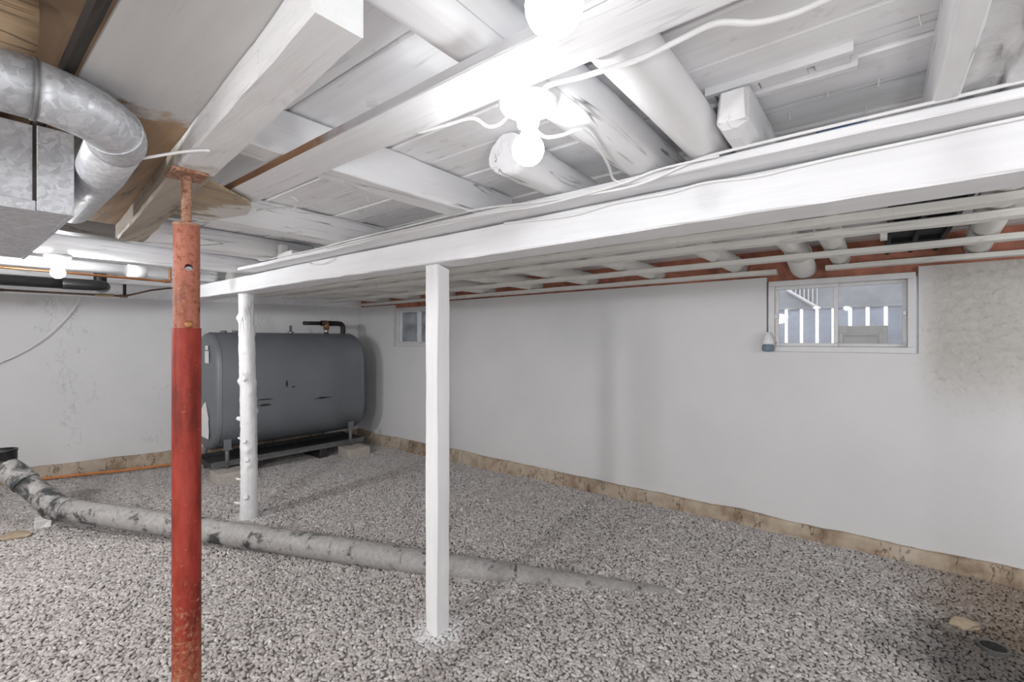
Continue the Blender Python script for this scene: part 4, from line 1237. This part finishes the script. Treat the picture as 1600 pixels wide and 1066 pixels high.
def rock(name, c, s_, seed, mat, label, cat, rot=0.0, sub=2):
    bm = bmesh.new()
    bmesh.ops.create_icosphere(bm, subdivisions=sub, radius=1.0)
    for v in bm.verts:
        q = v.co.copy()
        v.co *= 1 + 0.35 * noise.noise(q * 1.3 + Vector((seed, 0, 0))) + 0.12 * noise.noise(q * 4 + Vector((seed, 3, 0)))
        v.co = Vector((v.co.x * s_[0], v.co.y * s_[1], v.co.z * s_[2]))
    me = bpy.data.meshes.new(name)
    bm.to_mesh(me)
    bm.free()
    me.materials.append(mat)
    o = bpy.data.objects.new(name, me)
    o.location = c
    o.rotation_euler = (0, 0, rot)
    col.objects.link(o)
    return tag(o, label, cat)
rock('stone', (0.296, 2.79, 0.03), (0.055, 0.035, 0.024), 4, M['stone_tan'], 'tan stone lying beside the round drain grate', 'stone', 0.4)
rock('flat_stone', (-4.30, 0.335, 0.022), (0.085, 0.055, 0.018), 9, M['stone_tan'], 'flat beige stone in front of the drain pipe bend', 'stone', 0.9)
tag(MB().box((-4.47, 0.43, -0.02), (-4.37, 0.50, 0.068), 0.012).build('support_block', M['stone_white'], origin=(-4.42, 0.46, 0), bevel=0.006), 'small white block propping up the drain pipe bend', 'block')

# round floor drain
M['grate'] = simple('black_grate', (0.03, 0.03, 0.03), 0.5, 0.3, var=0.3, bstr=0.1)
fd = thing('drain_grate', (0.37, 2.67, 0.0), 'round black mesh drain grate sunk in dark gravel', 'drain')
zc = ground(0.37, 2.67) + 0.012
M['grate_rim'] = simple('worn_grey_rim', (0.10, 0.098, 0.095), 0.8, 0.0, var=0.4, bstr=0.3)
MB().lathe((0.37, 2.67, zc), [(0.040, -0.04), (0.049, -0.04), (0.049, 0.006), (0.045, 0.009), (0.040, 0.005), (0.040, -0.04)], 32, caps=False).build('rim', M['grate_rim'], fd)
mesh_ = MB()
for i in range(-4, 5):
    o_ = i * 0.009
    h_ = math.sqrt(max(0, 0.042 ** 2 - o_ ** 2))
    mesh_.box((0.37 - h_, 2.67 + o_ - 0.0014, zc - 0.001), (0.37 + h_, 2.67 + o_ + 0.0014, zc + 0.004))
    mesh_.box((0.37 + o_ - 0.0014, 2.67 - h_, zc - 0.001), (0.37 + o_ + 0.0014, 2.67 + h_, zc + 0.004))
mesh_.build('grate_mesh', M['grate'], fd)
MB().lathe((0.37, 2.67, zc - 0.04), [(0.0, 0.0), (0.042, 0.0), (0.042, 0.004), (0.0, 0.004)], 24).build('drain_floor', M['black_plastic'], fd)

# ------------------------------------------------------------------ the gravel itself: instanced crushed stones
stones = bpy.data.collections.new('gravel_shapes')
for i in range(7):
    rs = random.Random(100 + i)
    bm = bmesh.new()
    bmesh.ops.create_icosphere(bm, subdivisions=1, radius=1.0)
    sx, sy, sz = rs.uniform(0.95, 1.25), rs.uniform(0.6, 0.85), rs.uniform(0.42, 0.65)
    for v in bm.verts:
        q = v.co.copy()
        k = 1 + 0.42 * noise.noise(q * 1.1 + Vector((i * 9.1, 0, 0)))
        v.co = Vector((q.x * sx * k, q.y * sy * k, q.z * sz * k))
    me = bpy.data.meshes.new('gravel_stone')
    bm.to_mesh(me)
    bm.free()
    me.materials.append(M['gravel'])
    so = bpy.data.objects.new('gravel_stone', me)
    stones.objects.link(so)

gb = MB()
gx0, gx1, gy0, gy1 = -6.3, 1.25, -0.35, 3.36
nx, ny = 76, 38
idx = {}
for j in range(ny + 1):
    for i in range(nx + 1):
        x = gx0 + (gx1 - gx0) * i / nx
        y_ = gy0 + (gy1 - gy0) * j / ny
        idx[i, j] = len(gb.v)
        gb.v.append(Vector((x, y_, ground(x, y_))))
for j in range(ny):
    for i in range(nx):
        x = gx0 + (gx1 - gx0) * (i + 0.5) / nx
        y_ = gy0 + (gy1 - gy0) * (j + 0.5) / ny
        if x < wl(y_) + 0.02:
            continue
        # only the part of the floor that lies in front of the photographer
        cx = 0.7837 * x + 0.6211 * y_
        cz = -0.6211 * x + 0.7837 * y_
        if cz < 1.45 or abs(cx) > cz * 1.35 + 0.25:
            continue
        gb.f.append((idx[i, j], idx[i + 1, j], idx[i + 1, j + 1], idx[i, j + 1]))
gro = gb.build('gravel', M['gravel_bed'])
tag(gro, 'grey crushed stone gravel covering the basement floor', 'gravel', kind='stuff')

ng = bpy.data.node_groups.new('scatter_gravel', 'GeometryNodeTree')
ng.interface.new_socket('Geometry', in_out='INPUT', socket_type='NodeSocketGeometry')
ng.interface.new_socket('Geometry', in_out='OUTPUT', socket_type='NodeSocketGeometry')
N = ng.nodes
L = ng.links
gi = N.new('NodeGroupInput')
go = N.new('NodeGroupOutput')
dist = N.new('GeometryNodeDistributePointsOnFaces')
dist.distribute_method = 'POISSON'
dist.inputs['Distance Min'].default_value = 0.0105
dist.inputs['Density Max'].default_value = 12000
ci = N.new('GeometryNodeCollectionInfo')
ci.inputs['Collection'].default_value = stones
ci.inputs['Separate Children'].default_value = True
ci.inputs['Reset Children'].default_value = True
iop = N.new('GeometryNodeInstanceOnPoints')
iop.inputs['Pick Instance'].default_value = True
rr_ = N.new('FunctionNodeRandomValue')
rr_.data_type = 'FLOAT_VECTOR'
rr_.inputs[0].default_value = (-0.45, -0.45, 0)
rr_.inputs[1].default_value = (0.45, 0.45, 6.283)
rs_ = N.new('FunctionNodeRandomValue')
rs_.data_type = 'FLOAT'
rs_.inputs[2].default_value = 0.0078
rs_.inputs[3].default_value = 0.0135
rs_.inputs['Seed'].default_value = 5
L.new(gi.outputs[0], dist.inputs['Mesh'])
L.new(dist.outputs['Points'], iop.inputs['Points'])
L.new(ci.outputs[0], iop.inputs['Instance'])
L.new(rr_.outputs[0], iop.inputs['Rotation'])
L.new(rs_.outputs[1], iop.inputs['Scale'])
L.new(iop.outputs[0], go.inputs[0])
md = gro.modifiers.new('scatter', 'NODES')
md.node_group = ng
